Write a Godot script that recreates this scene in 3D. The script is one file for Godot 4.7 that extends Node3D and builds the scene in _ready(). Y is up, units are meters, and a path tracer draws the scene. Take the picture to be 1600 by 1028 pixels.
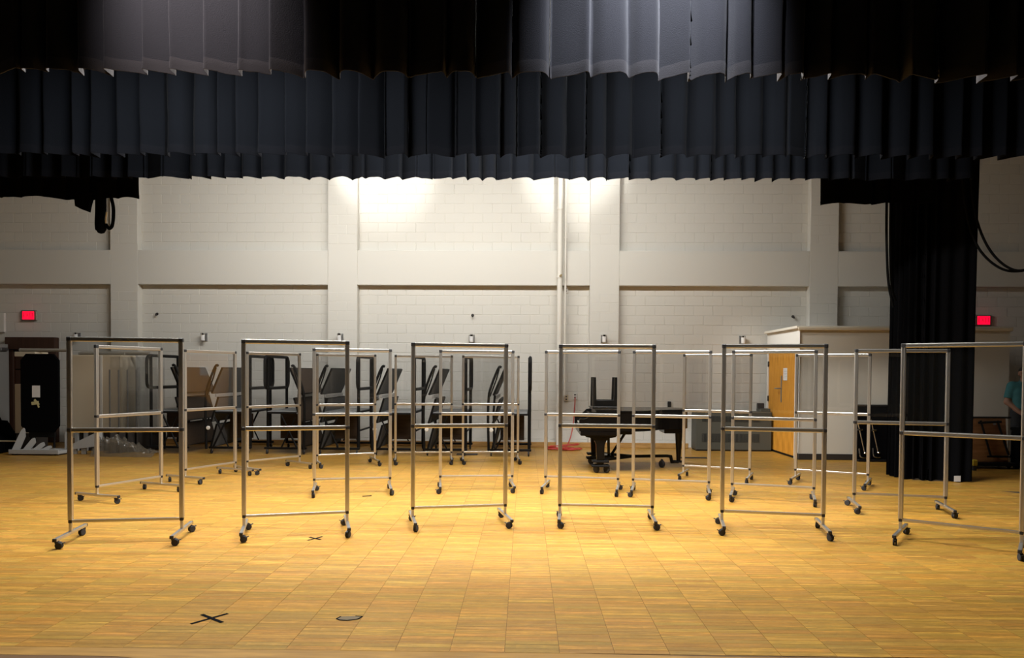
extends Node3D
# A school stage with rolling clear dividers set out in three rows. Units are metres; x to the right, y up,
# the audience at +z and the back wall of the stage at -z (the helper P takes the depth as a positive number).

var rng := RandomNumberGenerator.new()
var taken := {}
var M := {}

# ------------------------------------------------------------------ mesh builder
class MB:
	var v := PackedVector3Array()
	var n := PackedVector3Array()
	var c := PackedColorArray()
	var uv := PackedVector2Array()
	var col := Color(1, 1, 1)
	var colored := false
	func tri(a: Vector3, b: Vector3, d: Vector3, na: Vector3, nb: Vector3, nd: Vector3) -> void:
		if (d - a).cross(b - a).dot(na + nb + nd) < 0.0:
			var t := b; b = d; d = t
			t = nb; nb = nd; nd = t
		v.append(a); v.append(b); v.append(d)
		n.append(na); n.append(nb); n.append(nd)
		if colored:
			c.append(col); c.append(col); c.append(col)
	func quad(a: Vector3, b: Vector3, d: Vector3, e: Vector3, out: Vector3) -> void:
		var f := (d - a).cross(e - b)
		if f.length_squared() < 1e-16:
			return
		f = f.normalized()
		if f.dot(out) < 0.0: f = -f
		tri(a, b, d, f, f, f)
		tri(a, d, e, f, f, f)
	func squad(a: Vector3, b: Vector3, d: Vector3, e: Vector3, na: Vector3, nb: Vector3, nd: Vector3, ne: Vector3) -> void:
		tri(a, b, d, na, nb, nd)
		tri(a, d, e, na, nd, ne)
	func box(ce: Vector3, s: Vector3, bev := 0.0, B := Basis()) -> void:
		var h := s * 0.5
		bev = minf(bev, minf(h.x, minf(h.y, h.z)) * 0.9)
		for ax in 3:
			var u := (ax + 1) % 3
			var w := (ax + 2) % 3
			for sg in [-1.0, 1.0]:
				var q := []
				for k in [[-1, -1], [1, -1], [1, 1], [-1, 1]]:
					var p := Vector3()
					p[ax] = h[ax] * sg
					p[u] = (h[u] - bev) * k[0]
					p[w] = (h[w] - bev) * k[1]
					q.append(ce + B * p)
				var o := Vector3(); o[ax] = sg
				quad(q[0], q[1], q[2], q[3], B * o)
			if bev > 0.0:
				for s1 in [-1.0, 1.0]:
					for s2 in [-1.0, 1.0]:
						var q2 := []
						for e in [[-1.0, 0], [1.0, 0], [1.0, 1], [-1.0, 1]]:
							var p2 := Vector3()
							p2[ax] = (h[ax] - bev) * e[0]
							p2[u] = (h[u] - (0.0 if e[1] == 0 else bev)) * s1
							p2[w] = (h[w] - (bev if e[1] == 0 else 0.0)) * s2
							q2.append(ce + B * p2)
						var o2 := Vector3(); o2[u] = s1; o2[w] = s2
						quad(q2[0], q2[1], q2[2], q2[3], B * o2)
		if bev > 0.0:
			for sx in [-1.0, 1.0]:
				for sy in [-1.0, 1.0]:
					for sz in [-1.0, 1.0]:
						var g := Vector3(sx, sy, sz)
						var hb := h - Vector3.ONE * bev
						var a := ce + B * (Vector3(h.x, hb.y, hb.z) * g)
						var b := ce + B * (Vector3(hb.x, h.y, hb.z) * g)
						var d := ce + B * (Vector3(hb.x, hb.y, h.z) * g)
						var nn := (B * g).normalized()
						tri(a, b, d, nn, nn, nn)
	func tube(pts: Array, r: float, sides := 8, closed := false) -> void:
		var m := pts.size()
		var rings := []
		var norms := []
		var tn: Vector3 = (pts[1] - pts[0]).normalized()
		var up := Vector3.UP if absf(tn.y) < 0.9 else Vector3.RIGHT
		var sd := tn.cross(up).normalized()
		for i in m:
			var t: Vector3
			if closed:
				t = (pts[(i + 1) % m] - pts[(i - 1 + m) % m]).normalized()
			else:
				t = (pts[mini(i + 1, m - 1)] - pts[maxi(i - 1, 0)]).normalized()
			sd = (sd - t * sd.dot(t)).normalized()
			var bi := t.cross(sd)
			var k := 1.0
			if i > 0 and i < m - 1:
				var a1: Vector3 = (pts[i] - pts[i - 1]).normalized()
				k = 1.0 / maxf(0.6, a1.dot(t))
			var rg := []
			var ng := []
			for j in sides:
				var an := TAU * j / sides
				var o := sd * cos(an) + bi * sin(an)
				rg.append(pts[i] + o * r * k)
				ng.append(o)
			rings.append(rg); norms.append(ng)
		for i in (m if closed else m - 1):
			var i2 := (i + 1) % m
			for j in sides:
				var j2 := (j + 1) % sides
				squad(rings[i][j], rings[i][j2], rings[i2][j2], rings[i2][j], norms[i][j], norms[i][j2], norms[i2][j2], norms[i2][j])
		if not closed:
			for e in [0, m - 1]:
				var o2: Vector3 = (pts[0] - pts[1]).normalized() if e == 0 else (pts[m - 1] - pts[m - 2]).normalized()
				for j in range(1, sides - 1):
					tri(rings[e][0], rings[e][j], rings[e][j + 1], o2, o2, o2)
	func lathe(prof: Array, sides: int, X := Transform3D()) -> void:
		# prof: Vector2(radius, height) from bottom to top, round the y axis
		for i in prof.size() - 1:
			var p: Vector2 = prof[i]
			var q: Vector2 = prof[i + 1]
			var dn := Vector2(q.y - p.y, -(q.x - p.x)).normalized()
			for j in sides:
				var a := TAU * j / sides
				var b := TAU * (j + 1) / sides
				var ca := Vector3(cos(a), 0, sin(a))
				var cb := Vector3(cos(b), 0, sin(b))
				var na := (X.basis * (ca * dn.x + Vector3.UP * dn.y)).normalized()
				var nb := (X.basis * (cb * dn.x + Vector3.UP * dn.y)).normalized()
				var A := X * (ca * p.x + Vector3.UP * p.y)
				var B := X * (cb * p.x + Vector3.UP * p.y)
				var C := X * (cb * q.x + Vector3.UP * q.y)
				var D := X * (ca * q.x + Vector3.UP * q.y)
				if p.x > 1e-6: tri(A, B, C, na, nb, nb)
				if q.x > 1e-6: tri(A, C, D, na, nb, na)
	func prism(poly: PackedVector2Array, z0: float, z1: float, X := Transform3D()) -> void:
		var m := poly.size()
		var area := 0.0
		for i in m:
			area += poly[i].cross(poly[(i + 1) % m])
		var sg := 1.0 if area > 0 else -1.0
		for i in m:
			var p := poly[i]
			var q := poly[(i + 1) % m]
			var dd := q - p
			var o := X.basis * Vector3(dd.y * sg, -dd.x * sg, 0)
			quad(X * Vector3(p.x, p.y, z0), X * Vector3(q.x, q.y, z0), X * Vector3(q.x, q.y, z1), X * Vector3(p.x, p.y, z1), o)
		var ix := Geometry2D.triangulate_polygon(poly)
		for k in range(0, ix.size(), 3):
			for e in [[z0, -1.0], [z1, 1.0]]:
				var o3 := (X.basis * Vector3(0, 0, e[1])).normalized()
				var pa := poly[ix[k]]
				var pb := poly[ix[k + 1]]
				var pc := poly[ix[k + 2]]
				tri(X * Vector3(pa.x, pa.y, e[0]), X * Vector3(pb.x, pb.y, e[0]), X * Vector3(pc.x, pc.y, e[0]), o3, o3, o3)
	func bar(a: Vector3, b: Vector3, sec: PackedVector2Array, up := Vector3.UP) -> void:
		var t := (b - a).normalized()
		if absf(t.dot(up)) > 0.95: up = Vector3.BACK
		var sx := up.cross(t).normalized()
		var sy := t.cross(sx)
		prism(sec, 0.0, (b - a).length(), Transform3D(Basis(sx, sy, t), a))
	func grid(P: Array, flip_out := Vector3.BACK) -> void:
		# a smooth sheet through a grid of points
		var R := P.size()
		var C: int = P[0].size()
		var N := []
		for i in R:
			var row := []
			for j in C:
				var du: Vector3 = P[i][mini(j + 1, C - 1)] - P[i][maxi(j - 1, 0)]
				var dv: Vector3 = P[mini(i + 1, R - 1)][j] - P[maxi(i - 1, 0)][j]
				var nn := du.cross(dv).normalized()
				if nn.dot(flip_out) < 0: nn = -nn
				row.append(nn)
			N.append(row)
		for i in R - 1:
			for j in C - 1:
				squad(P[i][j], P[i][j + 1], P[i + 1][j + 1], P[i + 1][j], N[i][j], N[i][j + 1], N[i + 1][j + 1], N[i + 1][j])
	func mesh() -> ArrayMesh:
		var a := []
		a.resize(Mesh.ARRAY_MAX)
		a[Mesh.ARRAY_VERTEX] = v
		a[Mesh.ARRAY_NORMAL] = n
		if c.size() == v.size() and colored: a[Mesh.ARRAY_COLOR] = c
		if uv.size() == v.size(): a[Mesh.ARRAY_TEX_UV] = uv
		var me := ArrayMesh.new()
		me.add_surface_from_arrays(Mesh.PRIMITIVE_TRIANGLES, a)
		return me

# ------------------------------------------------------------------ scene helpers
func P(x: float, y: float, depth: float) -> Vector3:
	return Vector3(x, y, -depth)

func numbered(called: String) -> String:
	var k: int = taken.get(called, 0)
	taken[called] = k + 1
	return called if k == 0 else "%s_%03d" % [called, k]

func tag(o: Node3D, label: String, category: String, group := "") -> Node3D:
	o.set_meta("label", label)
	o.set_meta("category", category)
	if group: o.set_meta("group", group)
	return o

func thing(called: String, label: String, category: String, at := Vector3.ZERO, turn := 0.0, group := "") -> Node3D:
	var o := Node3D.new()
	o.name = numbered(called)
	add_child(o)
	o.position = at
	o.rotation.y = turn
	return tag(o, label, category, group)

func structure(called: String, label := "", at := Vector3.ZERO) -> Node3D:
	var o := Node3D.new()
	o.name = numbered(called)
	add_child(o)
	o.position = at
	o.set_meta("kind", "structure")
	if label: o.set_meta("label", label)
	return o

func obj(called: String, mb, mat: Material, parent: Node3D, at := Vector3.ZERO) -> MeshInstance3D:
	var o := MeshInstance3D.new()
	o.name = called
	o.mesh = mb.mesh() if mb is MB else mb
	o.material_override = mat
	o.position = at
	parent.add_child(o, true)
	return o

func bx(called: String, ce: Vector3, s: Vector3, mat: Material, parent: Node3D, bev := 0.0, B := Basis()) -> MeshInstance3D:
	var mb := MB.new()
	mb.box(ce, s, bev, B)
	return obj(called, mb, mat, parent)

func tb(called: String, pts: Array, r: float, mat: Material, parent: Node3D, sides := 8) -> MeshInstance3D:
	var mb := MB.new()
	mb.tube(pts, r, sides)
	return obj(called, mb, mat, parent)

func mat(c: Color, rough := 0.6, metal := 0.0, spec := 0.5) -> StandardMaterial3D:
	var m := StandardMaterial3D.new()
	m.albedo_color = c
	m.roughness = rough
	m.metallic = metal
	m.metallic_specular = spec
	return m

func lin(r: float, g: float, b: float) -> Color:
	return Color(r, g, b).linear_to_srgb()

func smooth_path(pts: Array, per := 6) -> Array:
	var out := []
	for i in pts.size() - 1:
		var p0: Vector3 = pts[maxi(i - 1, 0)]
		var p3: Vector3 = pts[mini(i + 2, pts.size() - 1)]
		for k in per:
			out.append(pts[i].cubic_interpolate(pts[i + 1], p0, p3, float(k) / per))
	out.append(pts[-1])
	return out

func noise_tex(sz: int, freq: float, lo: Color, hi: Color, oct := 4, seed_ := 1, as_normal := false, bump := 4.0) -> NoiseTexture2D:
	var t := NoiseTexture2D.new()
	var f := FastNoiseLite.new()
	f.noise_type = FastNoiseLite.TYPE_SIMPLEX_SMOOTH
	f.seed = seed_
	f.frequency = freq
	f.fractal_octaves = oct
	t.noise = f
	t.width = sz
	t.height = sz
	t.seamless = true
	if as_normal:
		t.as_normal_map = true
		t.bump_strength = bump
	else:
		var g := Gradient.new()
		g.set_color(0, lo)
		g.set_color(1, hi)
		t.color_ramp = g
	return t

func wood_image(w: int, h: int, sd: int, lo: float) -> ImageTexture:
	# narrow fingers of oak side by side, each with its own tone and a fine grain along u; values near white, to be multiplied with the wood's colour
	var f := FastNoiseLite.new()
	f.seed = sd
	f.frequency = 1.0
	f.fractal_octaves = 3
	var r := RandomNumberGenerator.new()
	r.seed = sd
	var band := []
	while band.size() < h:
		var n := r.randi_range(5, 13)
		var tone := r.randf_range(-0.13, 0.09)
		var shift := r.randf_range(0.0, 60.0)
		var warm := r.randf()
		for k in n: band.append([tone, shift, warm])
	var im := Image.create(w, h, false, Image.FORMAT_RGB8)
	for y in h:
		var q: Array = band[y]
		for x in w:
			var a := f.get_noise_2d(x * 0.010 + q[1], y * 0.05)
			var b := f.get_noise_2d(x * 0.05 + 90.0, y * 1.7)
			var k := clampf(0.86 + q[0] * (0.75 + a) + 0.16 * a + 0.12 * b, lo, 1.0)
			im.set_pixel(x, y, Color(k, k * (0.955 + 0.045 * q[2]), k * (0.86 + 0.12 * q[2])))
	return ImageTexture.create_from_image(im)

# ------------------------------------------------------------------ main
func _ready() -> void:
	rng.seed = 20240611
	setup_view()
	setup_light()
	make_materials()
	build_floor()
	build_back_wall()
	build_shell()
	build_closet()
	build_curtains()
	build_dividers()
	build_risers()
	build_piano()
	build_wall_fittings()
	build_left_clutter()
	build_right_clutter()
	build_floor_marks()
	build_person()

func setup_view() -> void:
	var cam := Camera3D.new()
	cam.name = "camera"
	cam.projection = Camera3D.PROJECTION_FRUSTUM
	cam.near = 0.05
	cam.far = 60.0
	var f := 1183.13
	cam.size = cam.near * 1028.0 / f
	cam.frustum_offset = Vector2(0, cam.near * (611.64 - 514.0) / f)
	cam.position = Vector3(0, 1.55, 0)
	cam.rotation_degrees = Vector3(-1.3583, 1.6501, 0.3632)
	add_child(cam)
	cam.current = true
	var we := WorldEnvironment.new()
	we.name = "surroundings"
	var e := Environment.new()
	e.background_mode = Environment.BG_COLOR
	e.background_color = Color(0, 0, 0)
	e.tonemap_mode = Environment.TONE_MAPPER_LINEAR
	e.tonemap_exposure = 1.0
	e.sdfgi_enabled = true
	e.ssao_enabled = true
	e.ssil_enabled = true
	we.environment = e
	add_child(we)

func strip_light(at: Vector3, size: Vector2, tilt: float, energy: float, color: Color) -> void:
	# a border light: a black trough with a glowing lens, and an area light just in front of the lens; tilt 0 looks straight down, positive towards the back wall
	var o := structure("ceiling_light", "", at)
	o.rotation.x = tilt
	bx("trough", Vector3(0, 0.09, 0), Vector3(size.x + 0.06, 0.16, size.y + 0.06), mat(Color(0.03, 0.03, 0.03), 0.6), o, 0.01)
	var g := mat(Color(0.9, 0.9, 0.9), 0.5)
	g.emission_enabled = true
	g.emission = color
	g.emission_energy_multiplier = 2.0
	bx("lens", Vector3(0, 0.0, 0), Vector3(size.x, 0.02, size.y), g, o)
	var l := AreaLight3D.new()
	l.name = "border_lamp"
	l.area_size = size
	l.light_energy = energy
	l.light_color = color
	l.area_range = 40.0
	l.shadow_enabled = true
	l.rotation.x = -PI / 2
	l.position = Vector3(0, -0.02, 0)
	o.add_child(l)

func spot(at: Vector3, towards: Vector3, angle: float, soft: float, energy: float, color: Color, size := 0.08) -> void:
	# a can fixture: a black can with a glowing lens and a spot light just in front of it
	var o := structure("ceiling_light", "", at)
	var d := (towards - at).normalized()
	o.basis = Basis.looking_at(d, Vector3.UP if absf(d.y) < 0.99 else Vector3.BACK)
	var mb := MB.new()
	mb.lathe([Vector2(0, 0.28), Vector2(0.1, 0.28), Vector2(0.12, 0.2), Vector2(0.12, 0.0), Vector2(0.11, 0.0)], 14, Transform3D(Basis(Vector3.RIGHT, PI / 2), Vector3.ZERO))
	obj("can", mb, mat(Color(0.03, 0.03, 0.03), 0.6), o)
	var g := mat(Color(0.9, 0.9, 0.9), 0.5)
	g.emission_enabled = true
	g.emission = color
	g.emission_energy_multiplier = 3.0
	var ml := MB.new()
	ml.lathe([Vector2(0.0, -0.01), Vector2(0.105, -0.01), Vector2(0.105, 0.01), Vector2(0, 0.01)], 14, Transform3D(Basis(Vector3.RIGHT, PI / 2), Vector3(0, 0, 0)))
	obj("lens", ml, g, o)
	var l := SpotLight3D.new()
	l.name = "can_lamp"
	l.spot_angle = angle
	l.spot_angle_attenuation = soft
	l.spot_range = 40.0
	l.spot_attenuation = 2.0
	l.light_energy = energy
	l.light_color = color
	l.light_size = size
	l.shadow_enabled = true
	l.position = Vector3(0, 0, -0.03)
	o.add_child(l)

func setup_light() -> void:
	var white := Color(1.0, 0.995, 0.98)
	# border lights over the acting area, hidden behind each valance
	strip_light(P(-3.1, 5.3, 6.95), Vector2(2.4, 0.25), -0.1, 36.0, white)
	strip_light(P(1.25, 5.3, 6.95), Vector2(2.4, 0.25), -0.1, 36.0, white)
	strip_light(P(-1.5, 5.6, 9.35), Vector2(6.2, 0.3), -0.45, 64.0, white)
	strip_light(P(0.8, 5.2, 8.45), Vector2(4.0, 0.2), 0.45, 38.0, white)
	strip_light(P(-1.9, 5.55, 12.0), Vector2(8.6, 0.25), 0.86, 39.0, white)
	# the cans that wash the top of the back wall
	spot(P(-3.4, 7.0, 14.5), P(-3.3, 6.3, 16.1), 36.0, 0.4, 6.0, white)
	spot(P(0.85, 7.0, 14.5), P(0.85, 6.3, 16.1), 36.0, 0.4, 6.0, white)
	# a can on the right-hand side that lights the door of the closet
	spot(P(0.9, 5.6, 13.0), P(5.0, 1.35, 15.0), 19.0, 1.0, 26.0, white)
	# two house lights close in front of the first valance
	spot(P(-2.65, 6.35, 4.45), P(-2.55, 4.7, 5.6), 21.0, 1.0, 34.0, Color(1.0, 0.95, 0.95))
	spot(P(0.95, 6.35, 4.45), P(0.87, 4.7, 5.6), 24.0, 1.0, 60.0, Color(0.93, 0.95, 1.0))

func make_materials() -> void:
	M.alu = mat(lin(0.60, 0.58, 0.54), 0.31, 0.9)
	M.black_plastic = mat(lin(0.012, 0.012, 0.013), 0.5)
	M.black_metal = mat(lin(0.006, 0.0055, 0.0055), 0.55, 0.0, 0.28)
	M.rubber = mat(lin(0.018, 0.018, 0.02), 0.7)
	M.chrome = mat(lin(0.7, 0.7, 0.7), 0.15, 1.0)
	M.steel = mat(lin(0.35, 0.35, 0.35), 0.4, 0.9)
	var pane := StandardMaterial3D.new()
	pane.transparency = BaseMaterial3D.TRANSPARENCY_ALPHA
	var pc := lin(0.02, 0.02, 0.018)
	pane.albedo_color = Color(pc.r, pc.g, pc.b, 0.06)
	pane.roughness = 0.03
	M.pane = pane
	# painted concrete block
	var w := mat(lin(0.645, 0.625, 0.57), 0.75, 0.0, 0.35)
	w.normal_enabled = true
	w.normal_texture = noise_tex(512, 0.06, Color.BLACK, Color.WHITE, 4, 3, true, 3.0)
	w.normal_scale = 0.07
	w.uv1_triplanar = true
	w.uv1_world_triplanar = true
	w.uv1_scale = Vector3(1.6, 1.6, 1.6)
	M.block = w
	M.concrete = mat(lin(0.645, 0.625, 0.57), 0.7, 0.0, 0.35)
	M.board = mat(lin(0.62, 0.575, 0.49), 0.6)
	M.cream = mat(lin(0.62, 0.53, 0.39), 0.55)
	M.white_paint = mat(lin(0.70, 0.68, 0.63), 0.5)
	M.white_metal = mat(lin(0.42, 0.42, 0.41), 0.5)
	M.lamp_white = mat(lin(0.80, 0.79, 0.77), 0.3)
	M.paper = mat(lin(0.72, 0.70, 0.68), 0.8)
	M.dark_wall = mat(lin(0.03, 0.03, 0.03), 0.9)
	M.dark_base = mat(lin(0.025, 0.02, 0.017), 0.6)
	# black velour: a dull black cloth with a soft sheen
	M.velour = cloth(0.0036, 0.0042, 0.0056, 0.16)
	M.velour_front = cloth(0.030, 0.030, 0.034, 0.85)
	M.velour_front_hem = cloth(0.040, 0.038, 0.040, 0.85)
	M.velour_hem = cloth(0.0042, 0.0046, 0.006, 0.16)
	M.black_cloth = cloth(0.004, 0.004, 0.0045, 0.01)
	# parquet
	var fl := mat(Color(1, 1, 1), 0.42, 0.0, 0.42)
	fl.albedo_texture = wood_image(512, 256, 11, 0.45)
	fl.vertex_color_use_as_albedo = true
	M.parquet = fl
	M.nosing = wood_mat(lin(0.46, 0.25, 0.05), 0.5, 31, false)
	M.under = mat(lin(0.13, 0.065, 0.02), 0.8)
	# honey coloured veneer, in planes of its own
	M.door_wood = wood_mat(lin(0.74, 0.345, 0.05), 0.7, 17, true)
	M.door_wood.metallic_specular = 0.15
	M.dark_wood = wood_mat(lin(0.06, 0.022, 0.010), 0.5, 19, true)
	M.brown_board = wood_mat(lin(0.05, 0.028, 0.014), 0.65, 23, false)
	M.table_board = wood_mat(lin(0.46, 0.21, 0.075), 0.55, 24, false)
	M.base_wood = wood_mat(lin(0.52, 0.30, 0.10), 0.45, 29, false)
	M.carpet = mat(lin(0.115, 0.117, 0.117), 0.9, 0.0, 0.3)
	M.carpet.normal_enabled = true
	M.carpet.normal_texture = noise_tex(256, 0.2, Color.BLACK, Color.WHITE, 2, 9, true, 4.0)
	M.carpet.uv1_triplanar = true
	M.carpet.uv1_scale = Vector3(4, 4, 4)
	M.grey_step = mat(lin(0.17, 0.172, 0.17), 0.6)
	M.grey_trim = mat(lin(0.32, 0.31, 0.29), 0.4)
	M.piano = mat(lin(0.004, 0.0035, 0.0035), 0.25, 0.0, 0.3)
	M.vent = mat(lin(0.06, 0.062, 0.05), 0.6)
	M.vent_dark = mat(lin(0.008, 0.008, 0.007), 0.8)
	M.red_cord = mat(lin(0.42, 0.03, 0.02), 0.5)
	M.white_knob = mat(lin(0.75, 0.73, 0.68), 0.4)
	M.yellow = mat(lin(0.62, 0.48, 0.04), 0.5)
	M.tape = mat(lin(0.008, 0.0085, 0.010), 0.9, 0.0, 0.1)

func cloth(r: float, g: float, b: float, rim: float) -> StandardMaterial3D:
	var m := mat(lin(r, g, b), 0.95, 0.0, 0.0)
	m.rim_enabled = true
	m.rim = rim
	m.rim_tint = 0.6
	m.normal_enabled = true
	m.normal_texture = noise_tex(256, 0.15, Color.BLACK, Color.WHITE, 3, 41, true, 3.0)
	m.normal_scale = 0.5
	m.uv1_triplanar = true
	m.uv1_world_triplanar = true
	m.uv1_scale = Vector3(3, 3, 3)
	return m

func wood_mat(c: Color, rough: float, sd: int, upright: bool) -> StandardMaterial3D:
	var m := mat(c, rough, 0.0, 0.45)
	var t := NoiseTexture2D.new()
	var f := FastNoiseLite.new()
	f.seed = sd
	f.frequency = 0.02
	f.fractal_octaves = 4
	t.noise = f
	t.width = 256
	t.height = 256
	t.seamless = true
	var g := Gradient.new()
	g.set_color(0, Color(0.78, 0.76, 0.72))
	g.set_color(1, Color(1, 1, 1))
	t.color_ramp = g
	m.albedo_texture = t
	m.uv1_triplanar = true
	m.uv1_scale = Vector3(3.0, 0.35, 3.0) if upright else Vector3(0.4, 3.0, 3.0)
	return m

# ------------------------------------------------------------------ floor
const TILE := 0.3065
func slat_tile(mb: MB, x0: float, z0: float, r: RandomNumberGenerator) -> void:
	# one parquet tile: five oak slats with eased edges, lying along x, slightly uneven
	var n := 5
	var gx := 0.0010
	var base := r.randf_range(-0.025, 0.025)
	for k in n:
		var d := TILE / n
		var za := z0 + k * d
		var gz0 := 0.0004 if k == 0 else 0.0002
		var gz1 := 0.0004 if k == n - 1 else 0.0002
		var a := Vector3(x0 + gx, 0, -(za + gz0))
		var b := Vector3(x0 + TILE - gx, 0, -(za + d - gz1))
		var h := r.randf_range(-0.0004, 0.0)
		var tone := 1.0 + base + r.randf_range(-0.13, 0.10)
		var red := r.randf_range(-0.05, 0.08)
		var ye := r.randf_range(-0.10, 0.10)
		var cc := Color(0.56 * tone * (1.0 + red * 0.4), 0.318 * tone * (1.0 - red), 0.062 * tone * (1.0 - red + ye))
		var u0 := r.randf()
		var v0 := r.randf()
		var e := 0.0006
		var t := [Vector3(a.x + e, h, a.z - e), Vector3(b.x - e, h, a.z - e), Vector3(b.x - e, h, b.z + e), Vector3(a.x + e, h, b.z + e)]
		var s := [Vector3(a.x, h - 0.0012, a.z), Vector3(b.x, h - 0.0012, a.z), Vector3(b.x, h - 0.0012, b.z), Vector3(a.x, h - 0.0012, b.z)]
		mb.col = cc
		var first := mb.v.size()
		mb.quad(t[0], t[1], t[2], t[3], Vector3.UP)
		var sides := [Vector3(0, .3, 1), Vector3(1, .3, 0), Vector3(0, .3, -1), Vector3(-1, .3, 0)]
		for i in 4:
			mb.quad(t[i], t[(i + 1) % 4], s[(i + 1) % 4], s[i], sides[i])
		for i in range(first, mb.v.size()):
			var p := mb.v[i]
			mb.uv.append(Vector2(u0 + (p.x - x0) * 0.9, v0 + (-p.z - za) * 2.2))

func build_floor() -> void:
	var fl := structure("floor")
	bx("subfloor", P(0, -0.0525, 10.2), Vector3(25.6, 0.1, 12.5), M.under, fl)
	var r := RandomNumberGenerator.new()
	r.seed = 77
	var turn := deg_to_rad(0.65)
	var holder := Vector3(0.46, 0.0, -4.173)
	var B := Basis(Vector3.UP, turn)
	var near := []
	var far := []
	# rows run from the edge of the stage to the back wall
	for j in range(-1, 40):
		var z := 4.179 - 4.173 + j * TILE
		for i in range(-46, 46):
			var x := i * TILE
			var ctr := B * Vector3(x + TILE / 2, 0, -(z + TILE / 2)) + holder
			var zz := -ctr.z
			if j < 0 or zz > 16.1: continue
			if ctr.x < -0.735 * zz - 0.5 or ctr.x > 0.675 * zz + 0.5 or absf(ctr.x) > 12.6: continue
			var inview: bool = ctr.x > -0.735 * zz - 0.1 and ctr.x < 0.675 * zz + 0.1 and zz > 4.1
			(near if inview and near.size() < 300 else far).append(Vector2(x, z))
	for t in near:
		var mb := MB.new()
		mb.colored = true
		slat_tile(mb, 0.0, 0.0, r)
		var o := obj("floor_tile", mb, M.parquet, fl)
		o.transform = Transform3D(B, holder + B * Vector3(t.x, 0, -t.y))
	var rest := MB.new()
	rest.colored = true
	for t in far:
		slat_tile(rest, t.x, t.y, r)
	var ro := obj("floor_tile_remainder", rest, M.parquet, fl)
	ro.transform = Transform3D(B, holder)
	ro.set_meta("kind", "stuff")
	# the rounded nosing and the dark face of the stage
	var nose := structure("trim_1", "oak nosing board along the front edge of the stage")
	var nb := MB.new()
	var up := Transform3D(Basis(Vector3.RIGHT, Vector3(0, 0, -1), Vector3.UP), Vector3.ZERO)
	nb.prism(PackedVector2Array([Vector2(-12.8, 4.02), Vector2(-2.26, 4.02), Vector2(-2.1, 3.99), Vector2(-1.9, 3.93), Vector2(12.8, 3.90), Vector2(12.8, 4.03), Vector2(0.46, 4.173), Vector2(-12.8, 4.323)]), -0.009, -0.0012, up)
	obj("nosing", nb, M.nosing, nose)
	var face := structure("wall_stage_front")
	bx("fascia", P(0, -0.585, 4.22), Vector3(25.6, 1.06, 0.1), M.dark_wall, face)

# ------------------------------------------------------------------ back wall
const WZ := 15.97      # front of the pilasters and of the beam
const RZ := 16.14      # the recessed bays
const BEAM0 := 3.405
const BEAM1 := 4.132
func block(mb: MB, x0: float, x1: float, y0: float, y1: float, depth: float) -> void:
	var g := 0.0035
	var e := 0.004
	var x0g := x0 + g
	var x1g := x1 - g
	if x1g - x0g < 0.03: return
	var y0g := y0 + g * 0.8
	var y1g := y1 - g * 0.8
	var pr := 0.006 + rng.randf_range(-0.0012, 0.0012)
	var t := [P(x0g + e, y0g + e, depth - pr), P(x1g - e, y0g + e, depth - pr), P(x1g - e, y1g - e, depth - pr), P(x0g + e, y1g - e, depth - pr)]
	var s := [P(x0g, y0g, depth), P(x1g, y0g, depth), P(x1g, y1g, depth), P(x0g, y1g, depth)]
	mb.quad(t[0], t[1], t[2], t[3], Vector3.BACK)
	var o := [Vector3(0, -1, 1), Vector3(1, 0, 1), Vector3(0, 1, 1), Vector3(-1, 0, 1)]
	for i in 4:
		mb.quad(t[i], t[(i + 1) % 4], s[(i + 1) % 4], s[i], o[i])

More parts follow.
